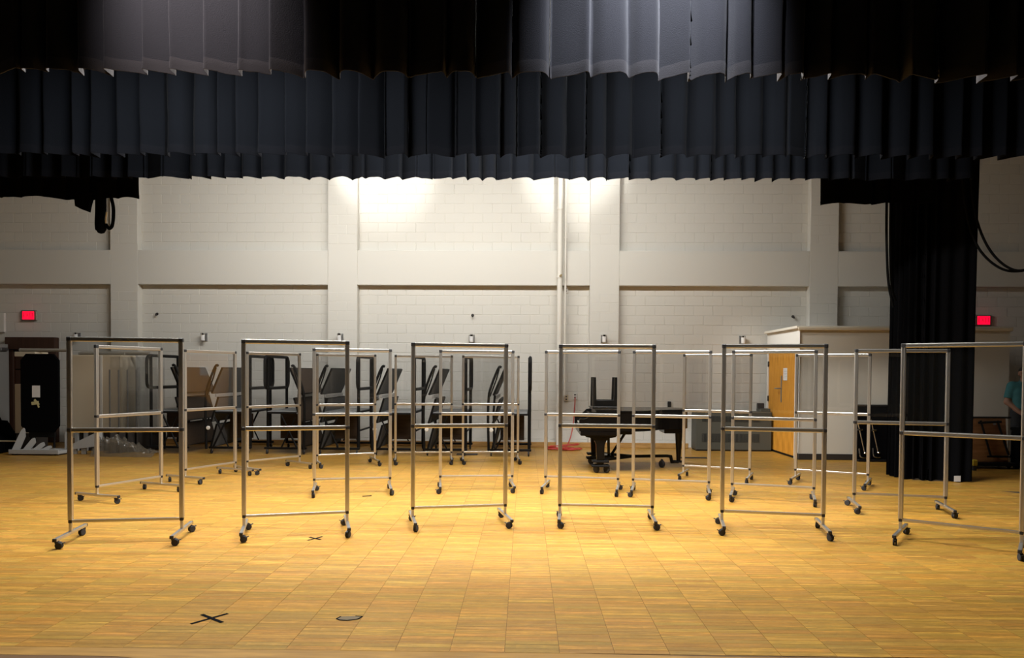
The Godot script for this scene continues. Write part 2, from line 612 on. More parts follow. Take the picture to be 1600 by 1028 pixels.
func build_back_wall() -> void:
	var wl := structure("wall_back", "painted concrete block wall with pilasters, a beam and recessed bays")
	bx("core", P(0, 3.9, RZ + 0.15), Vector3(26.0, 9.4, 0.3), M.block, wl)
	var pil := [[-9.06, -8.46], [-4.38, -3.75], [1.16, 1.775], [5.715, 6.305], [10.9, 11.5]]
	var bays := [[-12.8, -9.06], [-8.46, -4.38], [-3.75, 1.16], [1.775, 5.715], [6.305, 10.9], [11.5, 12.8]]
	for p in pil:
		bx("pilaster", P((p[0] + p[1]) / 2, 4.0, (WZ + RZ) / 2 + 0.004), Vector3(p[1] - p[0], 8.3, RZ - WZ + 0.006), M.concrete, wl, 0.006)
	for b in bays:
		bx("beam", P((b[0] + b[1]) / 2, (BEAM0 + BEAM1) / 2, (WZ + RZ) / 2 + 0.004), Vector3(b[1] - b[0] - 0.002, BEAM1 - BEAM0, RZ - WZ + 0.004), M.concrete, wl, 0.006)
	var singles := 0
	var rest := MB.new()
	var BL := 0.4064
	var BH := 0.2032
	for b in bays:
		for row in 30:
			var y0: float
			var y1: float
			if row < 17:
				y1 = BEAM0 - row * BH
				y0 = maxf(y1 - BH, 0.0)
				if y1 < 0.06: continue
			else:
				y0 = BEAM1 + (row - 17) * BH
				y1 = y0 + BH
				if y0 > 6.3: continue
			var off := 0.0 if row % 2 == 0 else BL / 2
			var x: float = floorf(b[0] / BL) * BL - off + 0.11
			while x < b[1]:
				var xa := maxf(x, b[0])
				var xb := minf(x + BL, b[1])
				if xb - xa > 0.045:
					var clear: bool = b[0] > -9.0 and b[1] < 5.8 and (y0 > 1.95 or (row < 17 and y0 > 1.75 and b[0] > -4.0))
					if clear and singles < 300 and y0 < 5.0:
						var mb := MB.new()
						block(mb, xa, xb, y0, y1, RZ)
						obj("block", mb, M.block, wl)
						singles += 1
					else:
						block(rest, xa, xb, y0, y1, RZ)
				x += BL
	# the facing of the pilasters: blocks one and a half to the course
	for p in pil:
		for row in 31:
			var y0 := row * BH
			if y0 + BH > BEAM0 - 0.05 and y0 < BEAM1: continue
			var mid: float = p[0] + (BL if row % 2 == 0 else (p[1] - p[0]) - BL)
			block(rest, p[0] + 0.004, mid, y0, y0 + BH, WZ + 0.004)
			block(rest, mid, p[1] - 0.004, y0, y0 + BH, WZ + 0.004)
	var ro := obj("block_remainder", rest, M.block, wl)
	ro.set_meta("kind", "stuff")
	var bb := structure("baseboard_back", "varnished wooden baseboard along the back wall")
	for b in [[-9.9, 3.25]]:
		bx("board", P((b[0] + b[1]) / 2, 0.055, WZ - 0.012), Vector3(b[1] - b[0], 0.11, 0.022), M.base_wood, bb, 0.006)

func build_shell() -> void:
	var c := structure("ceiling")
	bx("slab", P(0, 8.7, 4.0), Vector3(27.0, 0.2, 26.0), M.dark_wall, c)
	for s in [["wall_left", -12.9], ["wall_right", 12.9]]:
		var w := structure(s[0])
		bx("stage_side", P(s[1], 3.9, 10.4), Vector3(0.2, 9.4, 12.4), M.concrete, w)
		bx("hall_side", P(s[1], 3.8, -2.3), Vector3(0.2, 9.8, 13.0), M.dark_wall, w)
	var h := structure("wall_hall_back")
	bx("slab", P(0, 3.8, -8.8), Vector3(26.0, 9.8, 0.2), M.dark_wall, h)
	var f := structure("floor_hall")
	bx("slab", P(0, -1.1, -2.3), Vector3(26.0, 0.1, 13.1), mat(lin(0.006, 0.006, 0.006), 0.9, 0.0, 0.1), f)
	# the dark doorway at the left of the back wall: a deep brown frame and an open grey leaf
	var d := structure("door_1", "dark brown doorway with a heavy lintel under the exit sign")
	bx("lintel", P(-10.83, 2.135, RZ - 0.09), Vector3(1.09, 0.26, 0.16), M.dark_wood, d, 0.005)
	bx("jamb", P(-11.30, 1.0, RZ - 0.06), Vector3(0.14, 2.0, 0.10), M.dark_wood, d, 0.005)
	bx("jamb", P(-10.36, 1.0, RZ - 0.06), Vector3(0.14, 2.0, 0.10), M.dark_wood, d, 0.005)
	bx("leaf", P(-10.83, 1.0, RZ - 0.045), Vector3(0.82, 2.0, 0.05), M.dark_wood, d, 0.004)
	var e := structure("door_2", "grey door leaf standing open against the stage at the far left")
	bx("leaf", P(-11.33, 1.06, 15.55), Vector3(0.05, 2.1, 0.9), mat(lin(0.30, 0.29, 0.27), 0.5), e, 0.004)
	bx("closer_box", P(-11.28, 2.0, 15.8), Vector3(0.06, 0.07, 0.22), M.steel, e, 0.005)

func build_closet() -> void:
	var c := structure("wall_closet", "boxed-in closet standing out from the back wall")
	bx("front_face", P(6.76, 1.21, 14.10), Vector3(3.78, 2.42, 0.10), M.board, c)
	# the side that looks at the stage is cut round its door
	bx("side_face", P(4.92, 1.21, 14.191), Vector3(0.098, 2.42, 0.076), M.white_paint, c)
	bx("corner_trim", P(4.866, 1.26, 14.125), Vector3(0.012, 2.28, 0.18), M.white_paint, c, 0.003)
	bx("side_face", P(4.92, 1.21, 15.94), Vector3(0.10, 2.42, 0.10), M.white_paint, c)
	bx("side_face", P(4.92, 2.225, 15.05), Vector3(0.10, 0.39, 1.70), M.white_paint, c)
	bx("side_face", P(8.62, 1.21, 15.05), Vector3(0.10, 2.42, 1.82), M.board, c)
	bx("roof", P(6.76, 2.435, 15.03), Vector3(3.90, 0.05, 1.98), M.board, c, 0.006)
	bx("cap_trim", P(6.76, 2.405, 14.035), Vector3(3.86, 0.055, 0.035), M.cream, c, 0.006)
	bx("cap_trim", P(4.862, 2.405, 15.0), Vector3(0.02, 0.055, 1.9), M.cream, c, 0.004)
	bx("baseboard", P(6.76, 0.055, 14.04), Vector3(3.78, 0.11, 0.025), M.dark_base, c, 0.004)
	bx("baseboard", P(4.865, 0.055, 14.14), Vector3(0.015, 0.11, 0.18), M.dark_base, c, 0.003)
	var d := structure("door_3", "honey-brown wooden door in the side of the closet")
	bx("leaf", P(4.90, 1.005, 15.05), Vector3(0.05, 1.985, 1.64), M.door_wood, d, 0.004)
	for z in [14.225, 15.885]:
		bx("frame", P(4.895, 1.01, z), Vector3(0.09, 2.02, 0.03), M.white_paint, d, 0.003)
	bx("sweep", P(4.873, 0.022, 15.05), Vector3(0.012, 0.035, 1.6), M.black_metal, d)
	for y in [1.78, 1.07, 0.2]:
		bx("hinge", P(4.862, y, 15.86), Vector3(0.03, 0.11, 0.035), M.dark_base, d, 0.004)
	bx("lock_plate", P(4.868, 1.28, 15.05), Vector3(0.012, 0.52, 0.045), M.steel, d, 0.004)
	tb("handle", smooth_path([P(4.86, 1.29, 15.05), P(4.80, 1.29, 15.05), P(4.795, 1.29, 15.10), P(4.795, 1.29, 15.22)], 4), 0.012, M.steel, d)
	bx("notice", P(4.870, 1.57, 14.83), Vector3(0.006, 0.24, 0.22), M.paper, d, 0.0)
	var n := MB.new()
	for k in 6:
		n.box(P(4.8655, 1.65 - k * 0.03, 14.83), Vector3(0.001, 0.006, 0.15 if k % 3 else 0.10))
	obj("notice_print", n, mat(lin(0.25, 0.25, 0.26), 0.8), d)

# ------------------------------------------------------------------ curtains
func pleats(x0: float, x1: float, period: float, amp: float, r: RandomNumberGenerator, lean: float) -> Array:
	# [x, depth] across a pleated cloth: flat faces that run back, then a sharp return; lean -1 or 1 says which way they overlap
	var out := []
	var x := x0
	while x < x1:
		var w := period * r.randf_range(0.72, 1.3)
		var a := amp * r.randf_range(0.6, 1.25)
		var t := clampf((x - x0) / (x1 - x0), 0, 1)
		var kind := r.randf()
		var way := lean if lean != 0.0 else (1.0 if t < 0.4 else -1.0)
		if lean == 0.0 and kind > 0.9: way = -way
		var p: Array
		if kind > (0.28 if t < 0.35 else 0.66):
			p = [[0.0, 0.14], [0.025, 0.03], [0.06, 0.0], [0.11, 0.03], [0.16, 0.10], [0.3, 0.2 + 0.1 * r.randf()], [0.55, 0.5], [0.8, 0.78], [0.92, 0.98], [0.955, 1.0], [0.975, 0.75]]
		else:
			p = [[0.0, 1.0], [0.03, 0.72], [0.08, 0.36], [0.16, 0.1], [0.26, 0.0], [0.42, 0.04], [0.58, 0.12], [0.7, 0.25], [0.8, 0.5], [0.88, 0.8], [0.95, 1.0]]
		if way < 0:
			var q := []
			for k in range(p.size() - 1, -1, -1): q.append([1.0 - p[k][0], p[k][1]])
			p = q
		for k in p: out.append([x + k[0] * w, k[1] * a])
		x += w
	return out

func drape_rows(prof: Array, ys: Array, depth: float, y_of: Callable, r: RandomNumberGenerator, sway := 0.012) -> Array:
	var P_ := []
	var f := FastNoiseLite.new()
	f.seed = r.randi()
	f.frequency = 0.9
	for t in ys:
		var row := []
		for p in prof:
			var x: float = p[0]
			var k := 0.82 + 0.18 * float(t) + 0.25 * f.get_noise_2d(x * 1.3, float(t) * 1.2)
			var dx := sway * f.get_noise_2d(x * 2.0 + 50.0, float(t) * 1.6)
			var yy: Vector2 = y_of.call(x)
			row.append(Vector3(x + dx, lerpf(yy.x, yy.y, t), -(depth + p[1] * k)))
		P_.append(row)
	return P_

func curtain(called: String, label: String, x0: float, x1: float, depth: float, top: float, bottom: Callable, period: float, amp: float, sd: int, lean := 0.0, hem := 0.085, m: Material = null, mh: Material = null, group := "") -> Node3D:
	var r := RandomNumberGenerator.new()
	r.seed = sd
	var o := thing(called, label, "curtain", Vector3.ZERO, 0.0, group)
	var prof := pleats(x0, x1, period, amp, r, lean)
	var jit := FastNoiseLite.new()
	jit.seed = sd
	jit.frequency = 1.5
	var yf := func(x: float) -> Vector2: return Vector2(top, bottom.call(x) + 0.014 * jit.get_noise_1d(x * 3.0))
	var ys := []
	for k in 13: ys.append(k / 12.0)
	var rr := r.randi()
	r.seed = rr
	var all := drape_rows(prof, ys, depth, yf, r)
	# cut the hem off as a part of its own, a little proud of the cloth
	var span: float = top - float(bottom.call((x0 + x1) / 2))
	var th := 1.0 - hem / span
	var ysm := []
	for k in 13: ysm.append(th * k / 12.0)
	r.seed = rr
	var upper := drape_rows(prof, ysm, depth, yf, r)
	r.seed = rr
	var lower := drape_rows(prof, [th - 0.002, th + 0.25 * (1 - th), th + 0.6 * (1 - th), 1.0], depth, yf, r)
	for i in lower.size():
		for j in lower[i].size():
			lower[i][j].z += 0.004 if i > 0 else 0.001
	var back := []
	for row in [lower[3], lower[0]]:
		var b := []
		for p in row: b.append(p + Vector3(0, 0.0, -0.008))
		back.append(b)
	var a := MB.new()
	a.grid(upper)
	obj("drape", a, m if m else M.velour, o)
	var h := MB.new()
	h.grid(lower)
	h.grid([lower[3], back[0]], Vector3.DOWN)
	h.grid(back, Vector3.FORWARD)
	obj("hem", h, mh if mh else M.velour_hem, o)
	return o

func build_curtains() -> void:
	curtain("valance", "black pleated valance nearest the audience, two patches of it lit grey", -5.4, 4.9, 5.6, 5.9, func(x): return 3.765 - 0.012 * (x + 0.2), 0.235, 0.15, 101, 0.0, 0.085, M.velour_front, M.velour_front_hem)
	curtain("valance", "second black pleated valance, bluish in the middle, below the nearest one", -7.6, 7.2, 8.2, 6.0, func(x): return 3.915 - 0.005 * x, 0.25, 0.16, 202)
	curtain("valance", "lowest and farthest black valance hanging just above the bright back wall", -9.2, 5.5, 10.1, 6.2, func(x): return 4.15 - 0.004 * x, 0.26, 0.15, 303)
	for q in [[5.64, 5.92], [8.24, 6.02], [10.14, 6.22], [10.97, 6.02], [11.6, 6.02]]:
		var pb := structure("ceiling_batten")
		tb("pipe", [P(-12.85, q[1], q[0]), P(12.85, q[1], q[0])], 0.03, M.black_metal, pb, 8)
	# drapes drawn up at the two sides, behind the last valance
	var l := curtain("gathered_drape", "black drape drawn up at upper left with two tails hanging from it", -9.6, -5.79, 10.9, 6.0, func(x): return 4.055 + 0.05 * maxf(0.0, -x - 6.9) + 0.02 * sin(x * 5.0), 0.3, 0.05, 404, 0.0, 0.05, M.black_cloth, M.black_cloth)
	var t1 := MB.new()
	t1.prism(PackedVector2Array([Vector2(-6.72, 4.15), Vector2(-6.70, 3.95), Vector2(-6.60, 3.90), Vector2(-6.515, 3.87), Vector2(-6.49, 3.98), Vector2(-6.44, 4.15)]), -10.98, -10.90)
	obj("tail", t1, M.black_cloth, l)
	var t2 := MB.new()
	t2.tube(smooth_path([P(-6.35, 4.3, 10.95), P(-6.345, 3.95, 10.95), P(-6.355, 3.70, 10.95), P(-6.345, 3.62, 10.95)], 4), 0.075, 10)
	t2.lathe([Vector2(0, -0.075), Vector2(0.045, -0.06), Vector2(0.075, 0.0)], 10, Transform3D(Basis(), P(-6.345, 3.63, 10.95)))
	obj("tail", t2, M.black_cloth, l)
	tb("tie", smooth_path([P(-6.22, 4.2, 10.93), P(-6.15, 3.95, 10.93), P(-6.16, 3.70, 10.93), P(-6.21, 3.63, 10.93), P(-6.27, 3.70, 10.93)], 5), 0.025, M.black_cloth, l)
	tb("cord_end", [P(-6.23, 3.86, 10.90), P(-6.245, 3.76, 10.90), P(-6.24, 3.70, 10.90)], 0.013, M.white_knob, l, 6)
	curtain("gathered_drape", "black drape drawn up at upper right beside the tall black leg curtain", 4.05, 5.5, 10.9, 6.0, func(x): return 3.985 + 0.012 * sin(x * 9.0), 0.3, 0.05, 505, 0.0, 0.05, M.black_cloth, M.black_cloth)
	# the long leg at the right, from the grid down to the floor, along a bent line
	var o := thing("leg_curtain", "tall black leg curtain hanging to the floor at the right", "curtain")
	var line := [P(5.54, 0, 11.90), P(5.58, 0, 11.66), P(5.68, 0, 11.45), P(5.98, 0, 11.33), P(6.43, 0, 11.28), P(6.44, 0, 11.9)]
	var path := smooth_path(line, 22)
	var rows := []
	var f := FastNoiseLite.new()
	f.seed = 12
	f.frequency = 0.8
	for k in 19:
		var t := k / 18.0
		var row := []
		for i in path.size():
			var p: Vector3 = path[i]
			var tn: Vector3 = (path[mini(i + 1, path.size() - 1)] - path[maxi(i - 1, 0)]).normalized()
			var nn := Vector3(-tn.z, 0, tn.x)
			var a := 0.055 * sin(i * 0.75 + 0.5 * f.get_noise_2d(i * 0.1, t * 2.0)) * (0.9 + 0.4 * (1.0 - t)) * (0.4 if i > 60 else 1.0)
			var q := p + nn * a
			q.x += 0.03 * (t - 0.2) * (1.0 if i > 60 else 0.2)
			row.append(Vector3(q.x, lerpf(0.012 + 0.01 * sin(i * 0.3), 6.0, t), q.z))
		rows.append(row)
	var mb := MB.new()
	mb.grid(rows)
	obj("drape", mb, M.black_cloth, o)
	bx("paper_tag", P(6.195, 0.055, 11.215), Vector3(0.10, 0.085, 0.004), M.paper, o, 0.0, Basis(Vector3.UP, 0.12))
	# cables
	var cm := mat(lin(0.005, 0.005, 0.005), 0.8, 0.0, 0.1)
	for k in 2:
		var c := tb("hanging_cable", smooth_path([P(5.02 + k * 0.085, 6.0, 11.0 + k * 0.06), P(5.03 + k * 0.085, 4.0, 11.05 + k * 0.06), P(5.075 + k * 0.075, 3.2, 11.1 + k * 0.06), P(5.13 + k * 0.07, 2.85, 11.15 + k * 0.06), P(5.22 + k * 0.06, 2.55 + k * 0.1, 11.2 + k * 0.06)], 6), 0.018, cm, self, 7)
		c.name = numbered("hanging_cable")
		tag(c, ["thin black cable hanging left of the leg curtain, the one farther from it", "thin black cable hanging left of the leg curtain, the one next to it"][k], "cable")
	for k in 2:
		var d := 0.06 * k
		var dz := -0.10 * k
		var c := tb("looped_cable", smooth_path([P(6.14 + d, 6.0, 11.18 + dz), P(6.16 + d, 4.6, 11.18 + dz), P(6.22 + d, 3.9, 11.16 + dz), P(6.36 + d * 1.2, 3.4, 11.1 + dz), P(6.60 + d * 0.7, 3.10, 11.0 + dz), P(6.85, 3.04 + d * 0.1, 10.9 + dz), P(7.12 - d * 0.6, 3.16 + d * 2.0, 10.8 + dz), P(7.36 - d, 3.45 + d * 3.0, 10.75 + dz), P(7.8, 4.6, 10.7 + dz), P(7.9, 6.0, 10.7 + dz)], 7), 0.018, cm, self, 7)
		c.name = numbered("looped_cable")
		tag(c, ["black cable in a low loop right of the leg curtain, the outer one", "black cable in a low loop right of the leg curtain, the inner one"][k], "cable")

# ------------------------------------------------------------------ rolling dividers
const FW := 0.953
const FH := 1.836
const FM := 1.0145
const FL := 0.188
func slot_section(h: float) -> PackedVector2Array:
	# an aluminium profile: a square with eased corners and a slot in each face
	var p := PackedVector2Array()
	for k in 4:
		var a := k * PI / 2
		for q in [Vector2(h, -h * 0.68), Vector2(h, -h * 0.16), Vector2(h * 0.84, -h * 0.16), Vector2(h * 0.84, h * 0.16), Vector2(h, h * 0.16), Vector2(h, h * 0.68), Vector2(h * 0.9, h * 0.9)]:
			p.append(q.rotated(a))
	return p

func round_section(hx: float, hy: float, b: float) -> PackedVector2Array:
	return PackedVector2Array([Vector2(hx, -hy + b), Vector2(hx, hy - b), Vector2(hx - b * 0.3, hy - b * 0.3), Vector2(hx - b, hy), Vector2(-hx + b, hy), Vector2(-hx + b * 0.3, hy - b * 0.3), Vector2(-hx, hy - b), Vector2(-hx, -hy + b), Vector2(-hx + b * 0.3, -hy + b * 0.3), Vector2(-hx + b, -hy), Vector2(hx - b, -hy), Vector2(hx - b * 0.3, -hy + b * 0.3)])

func one_bar(called: String, a: Vector3, b: Vector3, sec: PackedVector2Array, m: Material, parent: Node3D) -> MeshInstance3D:
	var mb := MB.new()
	mb.bar(a, b, sec)
	return obj(called, mb, m, parent)

func make_divider() -> Node3D:
	var t := thing("rolling_divider", "", "divider")
	var S := slot_section(0.0205)
	var h := FW / 2
	for s in [-1.0, 1.0]:
		one_bar("post", Vector3(s * h, FL + 0.012, 0), Vector3(s * h, FH - 0.017, 0), S, M.alu, t)
		one_bar("stem", Vector3(s * h, 0.088, 0), Vector3(s * h, FL - 0.012, 0), round_section(0.0135, 0.0135, 0.004), M.alu, t)
	one_bar("top_rail", Vector3(-h + 0.018, FH, 0), Vector3(h - 0.018, FH, 0), S, M.alu, t)
	one_bar("middle_rail", Vector3(-h + 0.018, FM, 0), Vector3(h - 0.018, FM, 0), S, M.alu, t)
	one_bar("lower_rail", Vector3(-h + 0.014, FL, 0), Vector3(h - 0.014, FL, 0), round_section(0.014, 0.013, 0.004), M.alu, t)
	for s in [-1.0, 1.0]:
		bx("corner_joint", Vector3(s * h, FH, 0), Vector3(0.042, 0.042, 0.044), M.black_plastic, t, 0.006)
		bx("middle_joint", Vector3(s * (h + 0.003), FM, 0), Vector3(0.036, 0.036, 0.046), M.black_plastic, t, 0.005)
		bx("lower_joint", Vector3(s * h, FL, 0), Vector3(0.032, 0.034, 0.036), M.black_plastic, t, 0.004)
	bx("clear_panel", Vector3(0, (FH + FM) / 2, 0), Vector3(FW - 0.036, FH - FM - 0.036, 0.004), M.pane, t)
	var fm := MB.new()
	fm.bar(Vector3(0, 0, -0.335), Vector3(0, 0, 0.335), round_section(0.016, 0.014, 0.004))
	var fmesh := fm.mesh()
	var cap := MB.new()
	cap.box(Vector3.ZERO, Vector3(0.033, 0.029, 0.018), 0.003)
	var cmesh := cap.mesh()
	var wheel := MB.new()
	for sx in [-0.010, 0.010]:
		wheel.lathe([Vector2(0.0, -0.0085), Vector2(0.027, -0.0085), Vector2(0.0315, -0.005), Vector2(0.0315, 0.005), Vector2(0.027, 0.0085), Vector2(0, 0.0085)], 16, Transform3D(Basis(Vector3.BACK, PI / 2), Vector3(sx, 0.0315, -0.018)))
	var wmesh := wheel.mesh()
	var fork := MB.new()
	fork.prism(PackedVector2Array([Vector2(-0.012, 0.072), Vector2(0.012, 0.072), Vector2(0.016, 0.06), Vector2(0.010, 0.045), Vector2(-0.005, 0.030), Vector2(-0.030, 0.030), Vector2(-0.046, 0.040), Vector2(-0.036, 0.060)]), -0.012, 0.012, Transform3D(Basis(Vector3.UP, -PI / 2), Vector3.ZERO))
	fork.box(Vector3(0, 0.052, -0.052), Vector3(0.022, 0.007, 0.028), 0.002, Basis(Vector3.RIGHT, 0.4))
	var kmesh := fork.mesh()
	for s in [-1.0, 1.0]:
		var fo := obj("foot", fmesh, M.alu, t, Vector3(s * h, 0.086, 0))
		for e in [-1.0, 1.0]:
			obj("end_cap", cmesh, M.black_plastic, fo, Vector3(0, 0, e * 0.34))
			var ca := obj("caster", kmesh, M.black_plastic, t, Vector3(s * h, 0, e * 0.29))
			obj("wheel", wmesh, M.rubber, ca)
	return t

func build_dividers() -> void:
	var D := [
		[-3.718, 6.802, 10.9, "front-row clear rolling divider at the far left, before the cream cabinet"],
		[-4.985, 9.212, 70.6, "clear rolling divider turned nearly edge-on, seen through the leftmost front-row divider"],
		[-4.661, 10.802, 68.6, "clear rolling divider turned nearly edge-on in the gap between the first two front-row dividers"],
		[-2.271, 7.182, 16.9, "front-row clear rolling divider standing second from the left"],
		[-4.079, 11.78, 53.8, "clear rolling divider turned steeply, seen through the second front-row divider from the left"],
		[-2.321, 9.639, 13.4, "middle-row clear rolling divider overlapping the right post of the second front-row divider"],
		[-3.118, 12.523, 24.3, "small far clear divider whose frame nests inside that of a middle-row divider at left"],
		[-0.752, 7.704, 13.7, "front-row clear rolling divider third from the left, below the middle wall lamp"],
		[-0.754, 9.997, 7.2, "middle-row clear rolling divider overlapping the third front-row divider from the left"],
		[-1.887, 12.933, 8.5, "far clear rolling divider half hidden by the left post of the third front-row divider"],
		[-0.745, 13.094, 6.0, "far clear rolling divider standing just left of the lone upright black rail"],
		[0.635, 9.953, -9.0, "middle-row clear rolling divider in front of the red cord and the wall pipes"],
		[0.754, 7.844, -2.8, "front-row clear rolling divider right before the piano keyboard and upturned bench"],
		[1.765, 9.755, -10.6, "middle-row clear rolling divider before the tail of the piano"],
		[2.691, 11.211, -22.3, "far clear rolling divider in front of the grey wall heater"],
		[2.947, 9.393, -17.6, "middle-row clear rolling divider framing the brown door, inside a front-row divider"],
		[2.362, 7.53, -10.2, "front-row clear rolling divider directly before the brown closet door"],
		[4.209, 10.808, -29.4, "far clear rolling divider in front of the closet's plain front face"],
		[4.176, 8.736, -12.3, "middle-row clear rolling divider in front of the tall black leg curtain"],
		[3.877, 6.982, -34.1, "front-row clear rolling divider at the far right, cut by the picture edge"],
	]
	var first := make_divider()
	for i in D.size():
		var d: Array = D[i]
		var o := first
		if i > 0:
			o = first.duplicate()
			o.name = numbered("rolling_divider")
			add_child(o)
		o.position = P(d[0], 0, d[1])
		o.rotation.y = deg_to_rad(d[2])
		tag(o, d[3], "divider", "clear dividers on casters")
		for c in o.get_children():
			if String(c.name).begins_with("caster"):
				c.rotation.y = rng.randf_range(0, TAU)

# ------------------------------------------------------------------ folded risers along the back wall
func make_riser(sg: float) -> Node3D:
	# local: x from the tilted steps (0) to the guard rail (0.68) times sg, z from 0 (towards the audience) back to -1.5
	var t := thing("folded_riser", "", "riser")
	var L := 1.45
	# tilted step panels, carpeted, with a dark edge
	var lean := [[0.0, 1.15, 0.20, 1.62], [-0.01, 0.62, 0.12, 1.06], [-0.02, 0.14, 0.09, 0.56]]
	for k in 3:
		var q: Array = lean[k]
		var a := Vector2(q[0] * sg, q[1])
		var b := Vector2(q[2] * sg, q[3])
		var d := (b - a).normalized()
		var nrm := Vector2(d.y, -d.x) * sg
		var B := Basis(Vector3(nrm.x, nrm.y, 0), Vector3(d.x, d.y, 0), Vector3(nrm.x, nrm.y, 0).cross(Vector3(d.x, d.y, 0)))
		var ce := (a + b) / 2
		var hh := (b - a).length()
		var st := bx("step", Vector3(ce.x, ce.y, -0.04 - L / 2) + B.x * 0.012, Vector3(0.018, hh, L), M.carpet, t, 0.004, B)
		var un := MB.new()
		un.box(Vector3(ce.x, ce.y, -0.04 - L / 2) - B.x * 0.008, Vector3(0.02, hh - 0.01, L - 0.02), 0.0, B)
		obj("underside", un, M.brown_board, st)
		var ed := MB.new()
		for e in [-1.0, 1.0]:
			ed.box(Vector3(ce.x, ce.y, -0.04 - L / 2) + B.y * (e * hh / 2), Vector3(0.036, 0.022, L + 0.02), 0.004, B)
			ed.box(Vector3(ce.x, ce.y, -0.04 - L / 2) + Vector3(0, 0, e * L / 2), Vector3(0.036, hh, 0.022), 0.004, B)
		obj("edging", ed, M.black_metal, st)
	# bars between the panels and the bent side frames
	bx("cross_bar", Vector3(0.06 * sg, 1.105, -L / 2), Vector3(0.03, 0.06, L * 0.9), M.grey_trim, t, 0.004)
	for z in [0.02, -L - 0.08]:
		if z > 0.0:
			tb("side_frame", smooth_path([Vector3(-0.08 * sg, 0.10, z), Vector3(-0.095 * sg, 0.75, z), Vector3(-0.085 * sg, 1.08, z), Vector3(-0.05 * sg, 1.28, z), Vector3(0.09 * sg, 1.64, z), Vector3(0.15 * sg, 1.66, z)], 4), 0.024, M.black_metal, t, 8)
			tb("side_strut", [Vector3(-0.06 * sg, 1.12, z), Vector3(0.06 * sg, 1.45, z), Vector3(0.11 * sg, 1.63, z)], 0.014, M.black_metal, t, 6)
		else:
			tb("side_frame", [Vector3(-0.06 * sg, 0.10, z), Vector3(-0.075 * sg, 0.75, z), Vector3(-0.05 * sg, 1.10, z)], 0.024, M.black_metal, t, 8)
		tb("diagonal", [Vector3(0.05 * sg, 0.14, z), Vector3(0.34 * sg, 0.74, z)], 0.018, M.black_metal, t, 6)
		tb("diagonal", [Vector3(0.34 * sg, 0.14, z), Vector3(0.08 * sg, 0.70, z)], 0.014, M.black_metal, t, 6)
	# the level step with its brown board beneath
	var top := bx("level_step", Vector3(0.35 * sg, 0.805, -L / 2 - 0.04), Vector3(0.56, 0.025, L), M.grey_step, t, 0.005)
	var te := MB.new()
	te.box(Vector3(0.35 * sg, 0.785, 0.0 - 0.03), Vector3(0.57, 0.035, 0.02), 0.004)
	te.box(Vector3(0.35 * sg, 0.785, -L - 0.05), Vector3(0.57, 0.035, 0.02), 0.004)
	te.box(Vector3(0.63 * sg, 0.785, -L / 2 - 0.04), Vector3(0.02, 0.035, L), 0.004)
	obj("edging", te, M.black_metal, top)
	bx("under_board", Vector3(0.34 * sg, 0.50, -0.62), Vector3(0.46, 0.48, 0.02), M.brown_board, t, 0.003)
	# the guard rail: a loop with round corners on two posts
	var x := 0.68 * sg
	var loop := []
	var r := 0.12
	for c in [[-0.06 - r, 1.85 - r, 0.0], [-L + 0.02 + r, 1.85 - r, 1.0], [-L + 0.02 + r, 1.24 + r, 2.0], [-0.06 - r, 1.24 + r, 3.0]]:
		for k in 5:
			var an: float = (c[2] + k / 4.0) * PI / 2
			loop.append(Vector3(x, c[1] + r * sin(an), c[0] + r * cos(an)))
	var lm := MB.new()
	lm.tube(loop, 0.03, 8, true)
	obj("guard_rail", lm, M.black_metal, t)
	for z in [-0.20, -L + 0.16]:
		tb("rail_post", [Vector3(x - 0.01 * sg, 0.10, z), Vector3(x - 0.01 * sg, 1.85, z)], 0.03, M.black_metal, t, 8)
	tb("rail_brace", [Vector3(x, 0.45, -0.20), Vector3(x, 0.45, -L + 0.16)], 0.018, M.black_metal, t, 6)
	# base on casters
	for z in [-0.12, -L + 0.08]:
		bx("base_bar", Vector3(0.31 * sg, 0.115, z), Vector3(0.80, 0.04, 0.05), M.black_metal, t, 0.006)
		for xx in [-0.04, 0.66]:
			var w := MB.new()
			w.lathe([Vector2(0, -0.014), Vector2(0.04, -0.014), Vector2(0.046, -0.008), Vector2(0.046, 0.008), Vector2(0.04, 0.014), Vector2(0, 0.014)], 14, Transform3D(Basis(Vector3.BACK, PI / 2), Vector3(xx * sg, 0.046, z)))
			obj("wheel", w, M.rubber, t)
			bx("caster_fork", Vector3(xx * sg, 0.075, z), Vector3(0.045, 0.05, 0.03), M.steel, t, 0.004)
	var kn := MB.new()
	kn.lathe([Vector2(0, -0.014), Vector2(0.03, -0.014), Vector2(0.037, -0.006), Vector2(0.037, 0.006), Vector2(0.028, 0.014), Vector2(0, 0.014)], 14, Transform3D(Basis(Vector3.RIGHT, PI / 2), Vector3(-0.03 * sg, 0.50, 0.055)))
	obj("knob", kn, M.white_knob, t)
	return t

